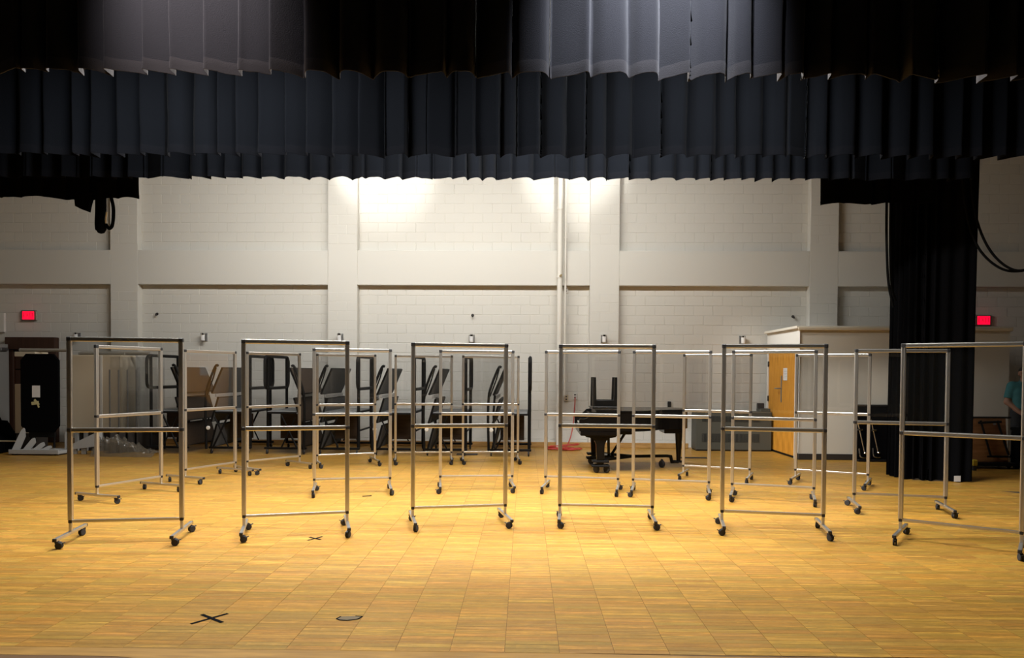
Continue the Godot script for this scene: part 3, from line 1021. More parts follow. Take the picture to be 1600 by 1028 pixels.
func build_risers() -> void:
	var R := make_riser(1.0)
	var Lm := make_riser(-1.0)
	var S := [
		[-6.62, -1, "folded black riser farthest left, its brown undersides tilted towards a wide tubular rail"],
		[-6.05, 1, "folded riser with a broad grey step face, tilted away from the farthest left riser"],
		[-4.37, -1, "folded riser leaning left with dark undersides, behind the second front-row divider"],
		[-3.98, 1, "folded riser with its grey step panel back to back with one leaning left"],
		[-2.92, 1, "folded riser with a level grey step top, seen through a middle-row divider"],
		[-1.95, 1, "folded riser with a slanting grey panel, behind the third front-row divider"],
		[-0.75, 1, "folded riser seen end-on as a bent black frame, last before the wall pipes"],
	]
	var used := {}
	for s in S:
		var src := R if s[1] > 0 else Lm
		var o := src
		if used.has(s[1]):
			o = src.duplicate()
			o.name = numbered("folded_riser")
			add_child(o)
		used[s[1]] = true
		o.position = P(s[0], 0, 14.02)
		tag(o, s[2], "riser", "folded risers parked along the back wall")

# ------------------------------------------------------------------ piano
func build_piano() -> void:
	var t := thing("grand_piano", "black grand piano on a wheeled dolly with its lid closed", "piano", P(0.68, 0, 11.78))
	# outline from above: x along the strings, y across, away from the audience
	var plan := []
	for p in [[0.30, 0.0], [0.80, 0.0], [1.0, 0.05], [1.18, 0.22], [1.34, 0.42], [1.52, 0.55], [1.72, 0.66], [1.86, 0.84], [1.90, 1.05], [1.84, 1.26], [1.66, 1.38], [1.30, 1.40], [0.30, 1.40]]:
		plan.append(Vector3(p[0], p[1], 0))
	var sm := smooth_path(plan, 4)
	var poly := PackedVector2Array()
	for p in sm: poly.append(Vector2(p.x, p.y))
	var X := Transform3D(Basis(Vector3.RIGHT, Vector3(0, 0, -1), Vector3.UP), Vector3.ZERO)
	var rim := MB.new()
	rim.prism(poly, 0.66, 0.955, X)
	obj("rim", rim, M.piano, t)
	var big := PackedVector2Array()
	for p in poly: big.append(Vector2(0.95, 0.7) + (p - Vector2(0.95, 0.7)) * 1.018)
	var lid := MB.new()
	lid.prism(big, 0.958, 0.982, X)
	obj("lid", lid, M.piano, t)
	bx("lid_flap", Vector3(0.44, 0.993, -0.70), Vector3(0.34, 0.016, 1.42), M.piano, t, 0.004)
	# key bed, key slip and the curved arms
	bx("key_bed", Vector3(0.34, 0.625, -0.70), Vector3(0.58, 0.075, 1.40), M.piano, t, 0.01)
	bx("key_slip", Vector3(0.07, 0.69, -0.70), Vector3(0.03, 0.07, 1.26), M.piano, t, 0.006)
	bx("fallboard", Vector3(0.25, 0.80, -0.70), Vector3(0.05, 0.22, 1.26), M.piano, t, 0.01)
	for s in [[-0.055, 0.0], [-1.40, -1.345]]:
		var arm := MB.new()
		arm.prism(PackedVector2Array([Vector2(0.03, 0.66), Vector2(0.03, 0.84), Vector2(0.05, 0.855), Vector2(0.09, 0.85), Vector2(0.14, 0.86), Vector2(0.19, 0.90), Vector2(0.23, 0.945), Vector2(0.31, 0.955), Vector2(0.31, 0.66)]), s[0], s[1])
		obj("arm", arm, M.piano, t)
	var ke := MB.new()
	ke.box(Vector3(0.15, 0.735, -0.70), Vector3(0.15, 0.02, 1.24), 0.003)
	obj("keys", ke, mat(lin(0.7, 0.68, 0.6), 0.3), t)
	bx("tail_box", Vector3(1.62, 0.62, -0.98), Vector3(0.30, 0.08, 0.52), M.piano, t, 0.01)
	bx("beam", Vector3(0.75, 0.62, -0.30), Vector3(0.26, 0.05, 0.12), M.piano, t, 0.01)
	# legs: two with curved brackets at the keyboard, one tapered under the tail
	for z in [-0.12, -1.24]:
		var leg := MB.new()
		leg.prism(PackedVector2Array([Vector2(0.12, 0.59), Vector2(0.14, 0.565), Vector2(0.22, 0.55), Vector2(0.275, 0.51), Vector2(0.30, 0.45), Vector2(0.315, 0.14), Vector2(0.42, 0.14), Vector2(0.435, 0.45), Vector2(0.46, 0.51), Vector2(0.51, 0.55), Vector2(0.60, 0.565), Vector2(0.62, 0.59)]), z - 0.06, z + 0.06)
		obj("leg", leg, M.piano, t)
	var tl := MB.new()
	tl.lathe([Vector2(0, 0.10), Vector2(0.035, 0.10), Vector2(0.04, 0.2), Vector2(0.062, 0.56), Vector2(0.085, 0.60), Vector2(0.085, 0.62)], 8, Transform3D(Basis(), Vector3(1.76, 0, -1.0)))
	obj("leg", tl, M.piano, t)
	var ly := MB.new()
	ly.tube([Vector3(0.86, 0.64, -0.70), Vector3(0.60, 0.22, -0.70)], 0.022, 8)
	ly.tube([Vector3(0.55, 0.62, -0.62), Vector3(0.56, 0.22, -0.64)], 0.016, 8)
	ly.tube([Vector3(0.55, 0.62, -0.78), Vector3(0.56, 0.22, -0.76)], 0.016, 8)
	ly.box(Vector3(0.56, 0.20, -0.70), Vector3(0.16, 0.06, 0.30), 0.01)
	obj("lyre", ly, M.piano, t)
	# dolly: three arms from a hub, with cups and wheels under the legs
	var dl := MB.new()
	var hub := Vector3(0.95, 0.20, -0.72)
	for e in [Vector3(0.37, 0.20, -0.12), Vector3(0.37, 0.20, -1.24)]:
		dl.tube([e, hub], 0.025, 8)
	dl.tube([hub, Vector3(1.55, 0.19, -0.93), Vector3(1.62, 0.18, -0.95), Vector3(1.64, 0.09, -0.96), Vector3(1.76, 0.085, -1.0)], 0.025, 8)
	dl.box(Vector3(0.37, 0.185, -0.12), Vector3(0.26, 0.03, 0.22), 0.006)
	dl.box(Vector3(0.37, 0.115, -0.12), Vector3(0.28, 0.03, 0.22), 0.006)
	dl.box(Vector3(0.37, 0.185, -1.24), Vector3(0.26, 0.03, 0.22), 0.006)
	dl.box(Vector3(0.37, 0.115, -1.24), Vector3(0.28, 0.03, 0.22), 0.006)
	dl.box(Vector3(1.76, 0.09, -1.0), Vector3(0.14, 0.025, 0.14), 0.006)
	var dn := obj("dolly", dl, M.black_metal, t)
	for w in [Vector3(0.31, 0.062, -0.12), Vector3(0.47, 0.062, -0.10), Vector3(0.31, 0.062, -1.24), Vector3(0.47, 0.062, -1.24), Vector3(1.46, 0.062, -0.86)]:
		var wm := MB.new()
		wm.lathe([Vector2(0, -0.022), Vector2(0.054, -0.022), Vector2(0.062, -0.014), Vector2(0.062, 0.014), Vector2(0.054, 0.022), Vector2(0, 0.022)], 16, Transform3D(Basis(Vector3.BACK, PI / 2) * Basis(Vector3.RIGHT, 0.6), w))
		wm.box(w + Vector3(0, 0.055, 0), Vector3(0.03, 0.05, 0.07), 0.006)
		obj("wheel", wm, M.rubber, dn)
	# bench lying upside down on the lid
	var b := thing("piano_bench", "black bench lying upside down on the piano lid with its legs up", "bench", P(1.13, 1.001, 12.05))
	bx("seat", Vector3(0, 0.018, -0.18), Vector3(0.40, 0.036, 0.46), M.piano, b, 0.008)
	var ap := MB.new()
	for s in [-1.0, 1.0]:
		ap.box(Vector3(0, 0.085, -0.18 + s * 0.19), Vector3(0.34, 0.10, 0.022), 0.003)
		ap.box(Vector3(s * 0.165, 0.085, -0.18), Vector3(0.022, 0.10, 0.38), 0.003)
	obj("apron", ap, M.piano, b)
	for sx in [-1.0, 1.0]:
		for sz in [-1.0, 1.0]:
			var lg := MB.new()
			lg.prism(PackedVector2Array([Vector2(-0.034, 0.036), Vector2(0.034, 0.036), Vector2(0.024 + 0.004 * sx, 0.50), Vector2(-0.024 + 0.004 * sx, 0.50)]), -0.022, 0.022, Transform3D(Basis(), Vector3(sx * 0.168, 0, -0.18 + sz * 0.19)))
			obj("leg", lg, M.piano, b)

# ------------------------------------------------------------------ fittings on the back wall
func exit_sign(x: float, y: float, depth: float, shade_side: float, label: String) -> void:
	var t := thing("exit_sign", label, "sign", P(x, y, depth))
	bx("housing", Vector3(0, 0, -0.05), Vector3(0.33, 0.225, 0.10), mat(lin(0.12, 0.11, 0.09), 0.5), t, 0.008)
	var g := mat(lin(0.5, 0.01, 0.03), 0.4)
	g.emission_enabled = true
	g.emission = Color(1.0, 0.0, 0.22)
	g.emission_energy_multiplier = 1.15
	bx("face", Vector3(0, 0.005, 0.002), Vector3(0.26, 0.175, 0.008), g, t, 0.003)
	bx("edge_strip", Vector3(shade_side * 0.17, 0, -0.02), Vector3(0.018, 0.20, 0.05), mat(lin(0.42, 0.40, 0.32), 0.5), t, 0.003)
	var tm := TextMesh.new()
	tm.text = "EXIT"
	var sf := SystemFont.new()
	sf.font_names = PackedStringArray(["Droid Sans"])
	tm.font = sf
	tm.font_size = 32
	tm.pixel_size = 0.0040
	tm.depth = 0.002
	var gl := mat(lin(0.5, 0.02, 0.04), 0.4)
	gl.emission_enabled = true
	gl.emission = Color(0.40, 0.03, 0.10)
	gl.emission_energy_multiplier = 0.7
	var o := obj("lettering", tm, gl, t, Vector3(0, 0.005, 0.007))
	var l := OmniLight3D.new()
	l.name = "sign_glow"
	l.light_color = Color(1.0, 0.05, 0.2)
	l.light_energy = 0.006
	l.light_size = 0.08
	l.omni_range = 20.0
	l.omni_attenuation = 2.0
	l.shadow_enabled = true
	l.position = Vector3(0, 0, 0.10)
	t.add_child(l)

func build_wall_fittings() -> void:
	exit_sign(-10.93, 2.735, RZ - 0.055, 1.0, "lit red exit sign over the dark doorway")
	exit_sign(9.36, 2.715, RZ - 0.055, -1.0, "lit red exit sign above the closet at right")
	# wall lamps, six in a row
	var who := ["wall lamp above the far left front-row divider and cream cabinet", "wall lamp on the block bay between the first two front-row dividers", "wall lamp mounted on the pilaster left of centre", "wall lamp above the third front-row divider from the left", "wall lamp mounted on the pilaster right of the white pipes", "wall lamp nearest the closet, its shadow falling to the right"]
	var xs := [-9.72, -6.99, -4.09, -1.31, 1.455, 4.32]
	for i in 6:
		var d: float = (WZ if i in [2, 4] else RZ) - 0.008
		var t := thing("wall_lamp", who[i], "lamp", P(xs[i] * (d / 15.9), 2.29, d), 0.0, "wall lamps along the back wall")
		bx("back_plate", Vector3(0, 0, 0.006), Vector3(0.125, 0.17, 0.012), M.steel, t, 0.004)
		tb("arm", [Vector3(0, 0.07, 0.01), Vector3(0, 0.07, 0.09)], 0.012, M.steel, t)
		var c := MB.new()
		c.lathe([Vector2(0, 0.045), Vector2(0.046, 0.045), Vector2(0.046, 0.078), Vector2(0.02, 0.09), Vector2(0, 0.09)], 16, Transform3D(Basis(), Vector3(0, 0, 0.10)))
		obj("cap", c, M.chrome, t)
		var s := MB.new()
		s.lathe([Vector2(0, -0.082), Vector2(0.034, -0.082), Vector2(0.042, -0.07), Vector2(0.044, 0.045), Vector2(0, 0.045)], 16, Transform3D(Basis(), Vector3(0, 0, 0.10)))
		obj("shade", s, M.lamp_white, t)
	var kn := ["small dark hook on the wall above the second lamp from the left", "small dark hook on the wall above the middle wall lamp", "small dark hook on the wall left of the closet roof"]
	var kx := [-8.13, -1.315, 5.44]
	for i in 3:
		var t := thing("wall_hook", kn[i], "hook", P(kx[i], 2.775, RZ - 0.006), 0.0, "dark wall hooks")
		var mb := MB.new()
		mb.tube(smooth_path([Vector3(0, 0.02, 0.0), Vector3(0, 0.012, 0.05), Vector3(0.004, -0.02, 0.065), Vector3(0.004, -0.022, 0.04)], 4), 0.014, 7)
		obj("peg", mb, M.dark_base, t)
		var ds := MB.new()
		ds.lathe([Vector2(0, 0), Vector2(0.032, 0), Vector2(0.03, 0.008), Vector2(0, 0.01)], 12, Transform3D(Basis(Vector3.RIGHT, PI / 2), Vector3(0, 0.01, 0)))
		obj("rosette", ds, M.dark_base, t)
	# pipes
	var wp := mat(lin(0.70, 0.67, 0.60), 0.5)
	var p1 := thing("wall_pipe", "thick white pipe running down the whole wall beside the piano", "pipe", P(0.525, 0, 15.88))
	tb("pipe_run", [Vector3(0, 0.0, 0), Vector3(0, 6.6, 0)], 0.055, wp, p1, 14)
	for y in [0.9, 1.35, 1.8, 3.58, 5.0]:
		var cm := MB.new()
		cm.lathe([Vector2(0.055, -0.03), Vector2(0.066, -0.03), Vector2(0.066, 0.03), Vector2(0.055, 0.03)], 14, Transform3D(Basis(), Vector3(0, y, 0)))
		cm.box(Vector3(0, y, -0.05), Vector3(0.05, 0.03, 0.10))
		obj("clamp", cm, wp, p1)
	tb("valve", [Vector3(0.0, 3.58, 0.05), Vector3(0.03, 3.60, 0.11)], 0.02, mat(lin(0.35, 0.28, 0.14), 0.5), p1)
	var p2 := thing("wall_pipe", "thin white conduit just right of the thick wall pipe", "pipe", P(0.645, 0, 15.93))
	tb("pipe_run", [Vector3(0, 1.10, 0), Vector3(0, 6.6, 0)], 0.022, wp, p2, 10)
	for y in [1.5, 2.6, 4.4, 5.6]:
		bx("clip", Vector3(0, y, -0.01), Vector3(0.075, 0.025, 0.03), wp, p2, 0.004)
	var fx := [["junction_box", "small cream junction box under the beam beside the pipes", "box", 0.665, 3.33, 0.09, 0.13, M.white_paint], ["outlet_box", "small tan outlet box at the foot of the thin conduit", "outlet", 0.69, 1.04, 0.09, 0.13, M.cream], ["wall_outlet", "wall outlet with the red cord plugged into it", "outlet", 0.875, 1.08, 0.09, 0.13, M.white_paint], ["wall_outlet", "black outlet box low on the wall above the piano tail", "outlet", 2.87, 0.92, 0.07, 0.12, M.black_plastic], ["wall_outlet", "grey outlet plate on the wall between the folded risers", "outlet", -3.35, 1.05, 0.08, 0.12, mat(lin(0.25, 0.25, 0.24), 0.5)]]
	for f in fx:
		var d := RZ - 0.01
		var t := thing(f[0], f[1], f[2], P(f[3], f[4], d))
		bx("cover", Vector3(0, 0, 0.018), Vector3(f[5], f[6], 0.036), f[7], t, 0.006)
		var so := MB.new()
		for y in [0.028, -0.028]:
			so.box(Vector3(0, y, 0.037), Vector3(f[5] * 0.42, 0.03, 0.004), 0.001)
		obj("socket", so, M.dark_base, t)
	# red extension cord
	var pts := [P(0.875, 1.05, 16.06), P(0.87, 0.98, 15.98), P(0.855, 0.8, 15.93), P(0.83, 0.5, 15.87), P(0.76, 0.2, 15.75), P(0.66, 0.04, 15.62), P(0.5, 0.014, 15.5)]
	var rr := RandomNumberGenerator.new()
	rr.seed = 8
	for k in 60:
		var a := k * 0.62
		var r := 0.12 + 0.13 * rr.randf()
		pts.append(P(0.62 + 0.10 * sin(k * 0.9) + r * 1.25 * cos(a), 0.014 + 0.022 * rr.randf() + (0.10 * exp(-pow((k - 30) / 4.0, 2.0))), 15.42 + r * 0.9 * sin(a)))
	pts.append(P(1.0, 0.013, 15.6))
	var c := tb("extension_cord", smooth_path(pts, 4), 0.011, M.red_cord, self, 6)
	c.name = numbered("extension_cord")
	tag(c, "red extension cord coiled on the floor by the wall pipes", "cord")
	# the heater
	var h := thing("wall_heater", "low grey-green heater cabinet with two bands of louvres", "heater", P(4.065, 0, 15.70))
	bx("cabinet", Vector3(0, 0.41, 0), Vector3(1.53, 0.78, 0.44), M.vent, h, 0.012)
	bx("plinth", Vector3(0, 0.012, 0.0), Vector3(1.50, 0.024, 0.40), M.vent_dark, h)
	for b in [[0.655, 0.11], [0.27, 0.17]]:
		bx("grille_back", Vector3(-0.06, b[0], 0.2195), Vector3(1.16, b[1], 0.004), M.vent_dark, h)
		var sl := MB.new()
		for k in 47:
			sl.box(Vector3(-0.06 - 0.57 + k * 0.0248, b[0], 0.225), Vector3(0.008, b[1] - 0.006, 0.012))
		var so := obj("louvre", sl, M.vent, h)
		so.set_meta("kind", "stuff")
	bx("end_block", Vector3(0.66, 0.83, -0.02), Vector3(0.20, 0.07, 0.30), M.vent, h, 0.008)
	var sp := thing("small_speaker", "small black box standing on the heater by the door", "speaker", P(4.66, 0.865, 15.70))
	bx("body", Vector3(0, 0.055, 0), Vector3(0.13, 0.11, 0.10), M.black_plastic, sp, 0.008)
	bx("front_grille", Vector3(0, 0.055, 0.051), Vector3(0.11, 0.09, 0.004), M.rubber, sp, 0.0)

# ------------------------------------------------------------------ clutter at the left
func build_left_clutter() -> void:
	# cream cabinet
	var c := thing("cream_cabinet", "tall cream cabinet with a white centre stile, seen through the far left dividers", "cabinet", P(-8.42, 0, 14.62))
	bx("body", Vector3(0, 1.13, 0), Vector3(0.98, 1.46, 0.50), M.cream, c, 0.008)
	for s in [-1.0, 1.0]:
		bx("door", Vector3(s * 0.245, 1.13, 0.26), Vector3(0.46, 1.42, 0.022), M.cream, c, 0.004)
	bx("stile", Vector3(0.09, 1.13, 0.277), Vector3(0.05, 1.44, 0.02), M.white_paint, c, 0.004)
	bx("plinth", Vector3(0, 0.20, -0.02), Vector3(0.90, 0.40, 0.40), M.dark_base, c, 0.006)
	var leg := MB.new()
	for x in [-0.43, -0.25, 0.05, 0.28]:
		leg.box(Vector3(x, 0.20, 0.21), Vector3(0.07, 0.40, 0.05), 0.004)
	obj("leg", leg, M.grey_trim, c)
	# shelf cabinet
	var s := thing("shelf_cabinet", "narrow cream cabinet with an open dark shelf, behind the black folded table", "cabinet", P(-9.70, 0, 14.36))
	var sb := MB.new()
	sb.box(Vector3(0, 0.82, 0), Vector3(0.40, 0.94, 0.40), 0.006)
	sb.box(Vector3(0, 1.86, 0), Vector3(0.40, 0.09, 0.40), 0.006)
	sb.box(Vector3(0, 1.55, -0.185), Vector3(0.40, 0.54, 0.03), 0.0)
	sb.box(Vector3(0.185, 1.55, 0), Vector3(0.03, 0.54, 0.40), 0.0)
	obj("body", sb, M.cream, s)
	bx("niche", Vector3(-0.015, 1.55, -0.15), Vector3(0.37, 0.52, 0.03), M.black_cloth, s)
	bx("shelf", Vector3(-0.015, 1.57, 0.0), Vector3(0.37, 0.02, 0.36), M.black_cloth, s)
	bx("plinth", Vector3(0, 0.175, 0), Vector3(0.38, 0.35, 0.36), M.dark_base, s)
	var it := [[-0.09, 1.582, 0.06, 0.03, lin(0.35, 0.28, 0.06)], [0.0, 1.582, 0.05, 0.05, lin(0.25, 0.22, 0.12)], [-0.06, 1.30, 0.08, 0.035, lin(0.3, 0.3, 0.28)], [0.05, 1.30, 0.05, 0.05, lin(0.2, 0.15, 0.08)]]
	var il := ["small yellow box on the upper shelf of the narrow cabinet", "small tan box beside the yellow one on the upper shelf", "small grey box on the lower shelf of the narrow cabinet", "small brown box beside the grey one on the lower shelf"]
	for i in 4:
		var q: Array = it[i]
		var b := thing("small_box", il[i], "box", P(-9.70 + q[0], q[1], 14.36 - 0.12), 0.1 * i, "small boxes on the narrow cabinet's shelves")
		bx("carton", Vector3(0, q[3] / 2, 0), Vector3(q[2], q[3], 0.06), mat(q[4], 0.6), b, 0.003)
		bx("lid", Vector3(0, q[3] + 0.002, 0), Vector3(q[2] * 0.96, 0.004, 0.057), mat(q[4], 0.5), b, 0.001)
	# tubes lying across the tops
	var tn := [["long pale cardboard tube lying across the cabinet tops, nearest the audience", -9.88, -8.9, 14.30, 0.032], ["long pale tube lying on the cream cabinet behind the others", -8.9, -7.55, 14.66, 0.035], ["grey tube lying on the cream cabinet's front edge", -8.85, -7.95, 14.50, 0.026]]
	for q in tn:
		var t := thing("cardboard_tube", q[0], "tube", P(q[1], 1.863 + q[4] * 1.06 + (0.045 if q[1] < -9.5 else 0.0), q[3]), 0.0, "tubes on top of the cabinets")
		tb("tube_wall", [Vector3(0, 0, 0), Vector3(q[2] - q[1], 0, 0)], q[4], mat(lin(0.30, 0.27, 0.22), 0.7), t, 12)
		tb("end_cap", [Vector3(-0.006, 0, 0), Vector3(0.02, 0, 0)], q[4] * 1.06, M.grey_trim, t, 12)
	# black folded table with clipped corners standing on a white steel base
	var k := thing("folded_table", "tall black folded table with clipped corners and a paper label", "table", P(-9.20, 0, 13.86))
	var mb := MB.new()
	var w := 0.355
	mb.prism(PackedVector2Array([Vector2(-w + 0.10, 0.40), Vector2(w - 0.10, 0.40), Vector2(w, 0.52), Vector2(w, 1.74), Vector2(w - 0.10, 1.86), Vector2(-w + 0.10, 1.86), Vector2(-w, 1.74), Vector2(-w, 0.52)]), -0.03, 0.03)
	obj("table_top", mb, M.black_cloth, k)
	var lg := MB.new()
	for x in [-0.22, 0.22]:
		lg.tube([Vector3(x, 0.10, -0.06), Vector3(x, 1.6, -0.06)], 0.02, 8)
	lg.box(Vector3(0, 0.35, -0.06), Vector3(0.50, 0.10, 0.06), 0.005)
	obj("folded_leg", lg, M.black_metal, k)
	bx("paper_label", Vector3(-0.06, 1.16, 0.033), Vector3(0.15, 0.22, 0.004), M.paper, k)
	var tp := MB.new()
	tp.box(Vector3(-0.08, 0.945, 0.033), Vector3(0.14, 0.06, 0.004), 0.0, Basis(Vector3.BACK, 0.15))
	tp.box(Vector3(-0.05, 0.96, 0.035), Vector3(0.04, 0.13, 0.004), 0.0, Basis(Vector3.BACK, 0.7))
	tp.box(Vector3(-0.02, 0.90, 0.036), Vector3(0.03, 0.08, 0.004), 0.0, Basis(Vector3.BACK, 0.3))
	obj("tape_scraps", tp, mat(lin(0.55, 0.50, 0.25), 0.7), k)
	# white base with gusset fins
	var g := thing("steel_base", "white steel base tray with slanting fins under the black folded table", "base", P(-9.12, 0, 13.62))
	bx("tray", Vector3(0.0, 0.05, -0.20), Vector3(0.92, 0.055, 0.56), M.white_metal, g, 0.008)
	bx("lip", Vector3(0.0, 0.065, 0.085), Vector3(0.93, 0.085, 0.02), M.white_metal, g, 0.006)
	for q in [[-0.31, 0.42], [-0.12, 0.24], [0.05, 0.16], [0.18, 0.10]]:
		var f := MB.new()
		f.prism(PackedVector2Array([Vector2(-0.13, 0.0), Vector2(0.0, 0.0), Vector2(0.10, q[1] * 0.62), Vector2(0.09, q[1] * 0.94), Vector2(0.07, q[1]), Vector2(0.03, q[1] * 0.9)]), -0.03, 0.0, Transform3D(Basis(Vector3.UP, 0.35), Vector3(q[0], 0.075, 0.02)))
		obj("fin", f, M.white_metal, g)
	bx("side_plate", Vector3(0.40, 0.24, -0.30), Vector3(0.12, 0.33, 0.03), M.white_metal, g, 0.006)
	for q in [-0.40, 0.40]:
		bx("foot_pad", Vector3(q, 0.012, -0.1), Vector3(0.08, 0.024, 0.3), M.rubber, g, 0.004)
	# white wedge beside it
	var wd := thing("white_wedge", "white sloping wedge on the floor below the cream cabinet", "ramp", P(-8.34, 0, 13.78))
	var wm := MB.new()
	wm.prism(PackedVector2Array([Vector2(-0.28, 0.08), Vector2(0.30, 0.16), Vector2(0.30, 0.44), Vector2(-0.28, 0.16)]), -0.10, 0.0)
	obj("body", wm, M.white_metal, wd)
	var wf := MB.new()
	for x in [-0.2, -0.02, 0.2]:
		wf.box(Vector3(x, 0.055, -0.05), Vector3(0.08, 0.11, 0.06), 0.004)
	obj("foot", wf, M.grey_trim, wd)
	# dark pile and a pale stick at the far left
	var pl := thing("draped_pile", "low black cloth-covered pile on the floor at the far left", "pile", P(-10.35, 0, 14.35))
	var rows := []
	var nz := FastNoiseLite.new()
	nz.seed = 5
	nz.frequency = 1.8
	for i in 15:
		var row := []
		for j in 25:
			var x := -0.95 + 1.36 * j / 24.0
			var z := 0.55 - 1.0 * i / 14.0
			var top: float = 0.62 * smoothstep(0.58, -0.55, x) + 0.12
			var ed: float = smoothstep(0.55, 0.36, z) * smoothstep(0.41, 0.32, x) * smoothstep(-0.96, -0.85, x) * smoothstep(-0.46, -0.35, z)
			row.append(Vector3(x, maxf(0.004, top * ed * (1.0 + 0.35 * nz.get_noise_2d(x * 2.0, z * 2.0))), z))
		rows.append(row)
	var pm := MB.new()
	pm.grid(rows, Vector3.UP)
	obj("cover", pm, M.black_cloth, pl)
	bx("core", Vector3(-0.45, 0.17, 0.02), Vector3(0.6, 0.34, 0.5), M.dark_base, pl)
	var stick := bx("wooden_stick", P(-9.80, 0.235, 13.78), Vector3(0.34, 0.022, 0.022), mat(lin(0.45, 0.38, 0.24), 0.6), self, 0.003)
	stick.name = numbered("wooden_stick")
	tag(stick, "short pale wooden stick lying beside the white steel base", "stick")
	var prop := pl
	bx("lump", Vector3(0.30, 0.11, 0.55), Vector3(0.30, 0.22, 0.20), M.black_cloth, prop, 0.03)
	# clear sheets stored upright right of the cream cabinet
	var sn := ["clear upright sheet nearest the cream cabinet", "clear upright sheet second from the cream cabinet", "clear upright sheet third from the cream cabinet", "clear upright sheet farthest from the cream cabinet"]
	for i in 4:
		var t := thing("clear_sheet", sn[i], "sheet", P(-7.83 + 0.115 * i, 0, 14.30 + 0.10 * i), deg_to_rad(72.0), "clear sheets stored beside the cream cabinet")
		bx("sheet_pane", Vector3(0, 1.12, 0), Vector3(0.70, 1.40, 0.005), M.pane, t)
		bx("edge_strip", Vector3(-0.36, 1.0, 0), Vector3(0.025, 1.15, 0.02), mat(lin(0.09, 0.085, 0.08), 0.5), t, 0.003)
		bx("rest", Vector3(0, 0.21, 0), Vector3(0.72, 0.42, 0.03), M.dark_base, t, 0.004)
	# crumpled plastic on the floor
	var cp := thing("crumpled_plastic", "crumpled clear plastic sheeting heaped on the floor by the cream cabinet", "plastic sheet", P(-7.50, 0, 13.66))
	var pr := []
	nz.frequency = 3.2
	for i in 17:
		var row := []
		for j in 41:
			var x := -0.52 + 1.15 * j / 40.0
			var z := 0.26 - 0.5 * i / 16.0
			var env: float = smoothstep(0.26, 0.12, z) * smoothstep(-0.63, -0.4, x) * (1.0 - 0.75 * smoothstep(-0.2, 0.6, x)) * smoothstep(-0.25, -0.12, z)
			row.append(Vector3(x, 0.004 + 0.30 * env * (0.75 + 0.9 * absf(nz.get_noise_2d(x * 1.6, z * 1.6))), z + 0.04 * nz.get_noise_2d(x * 2.0 + 9.0, z)))
		pr.append(row)
	var cm := MB.new()
	cm.grid(pr, Vector3.UP)
	var plm := StandardMaterial3D.new()
	plm.transparency = BaseMaterial3D.TRANSPARENCY_ALPHA
	var pc := lin(0.16, 0.14, 0.11)
	plm.albedo_color = Color(pc.r, pc.g, pc.b, 0.40)
	plm.roughness = 0.22
	obj("sheeting", cm, plm, cp)
	var wb := thing("wall_box", "small pale box on the wall at the left edge of the picture", "box", P(-11.56, 2.58, RZ - 0.01))
	bx("cover", Vector3(0, 0, 0.03), Vector3(0.22, 0.42, 0.06), M.white_paint, wb, 0.008)
	bx("hinge_strip", Vector3(-0.09, 0, 0.063), Vector3(0.02, 0.38, 0.006), M.steel, wb, 0.002)

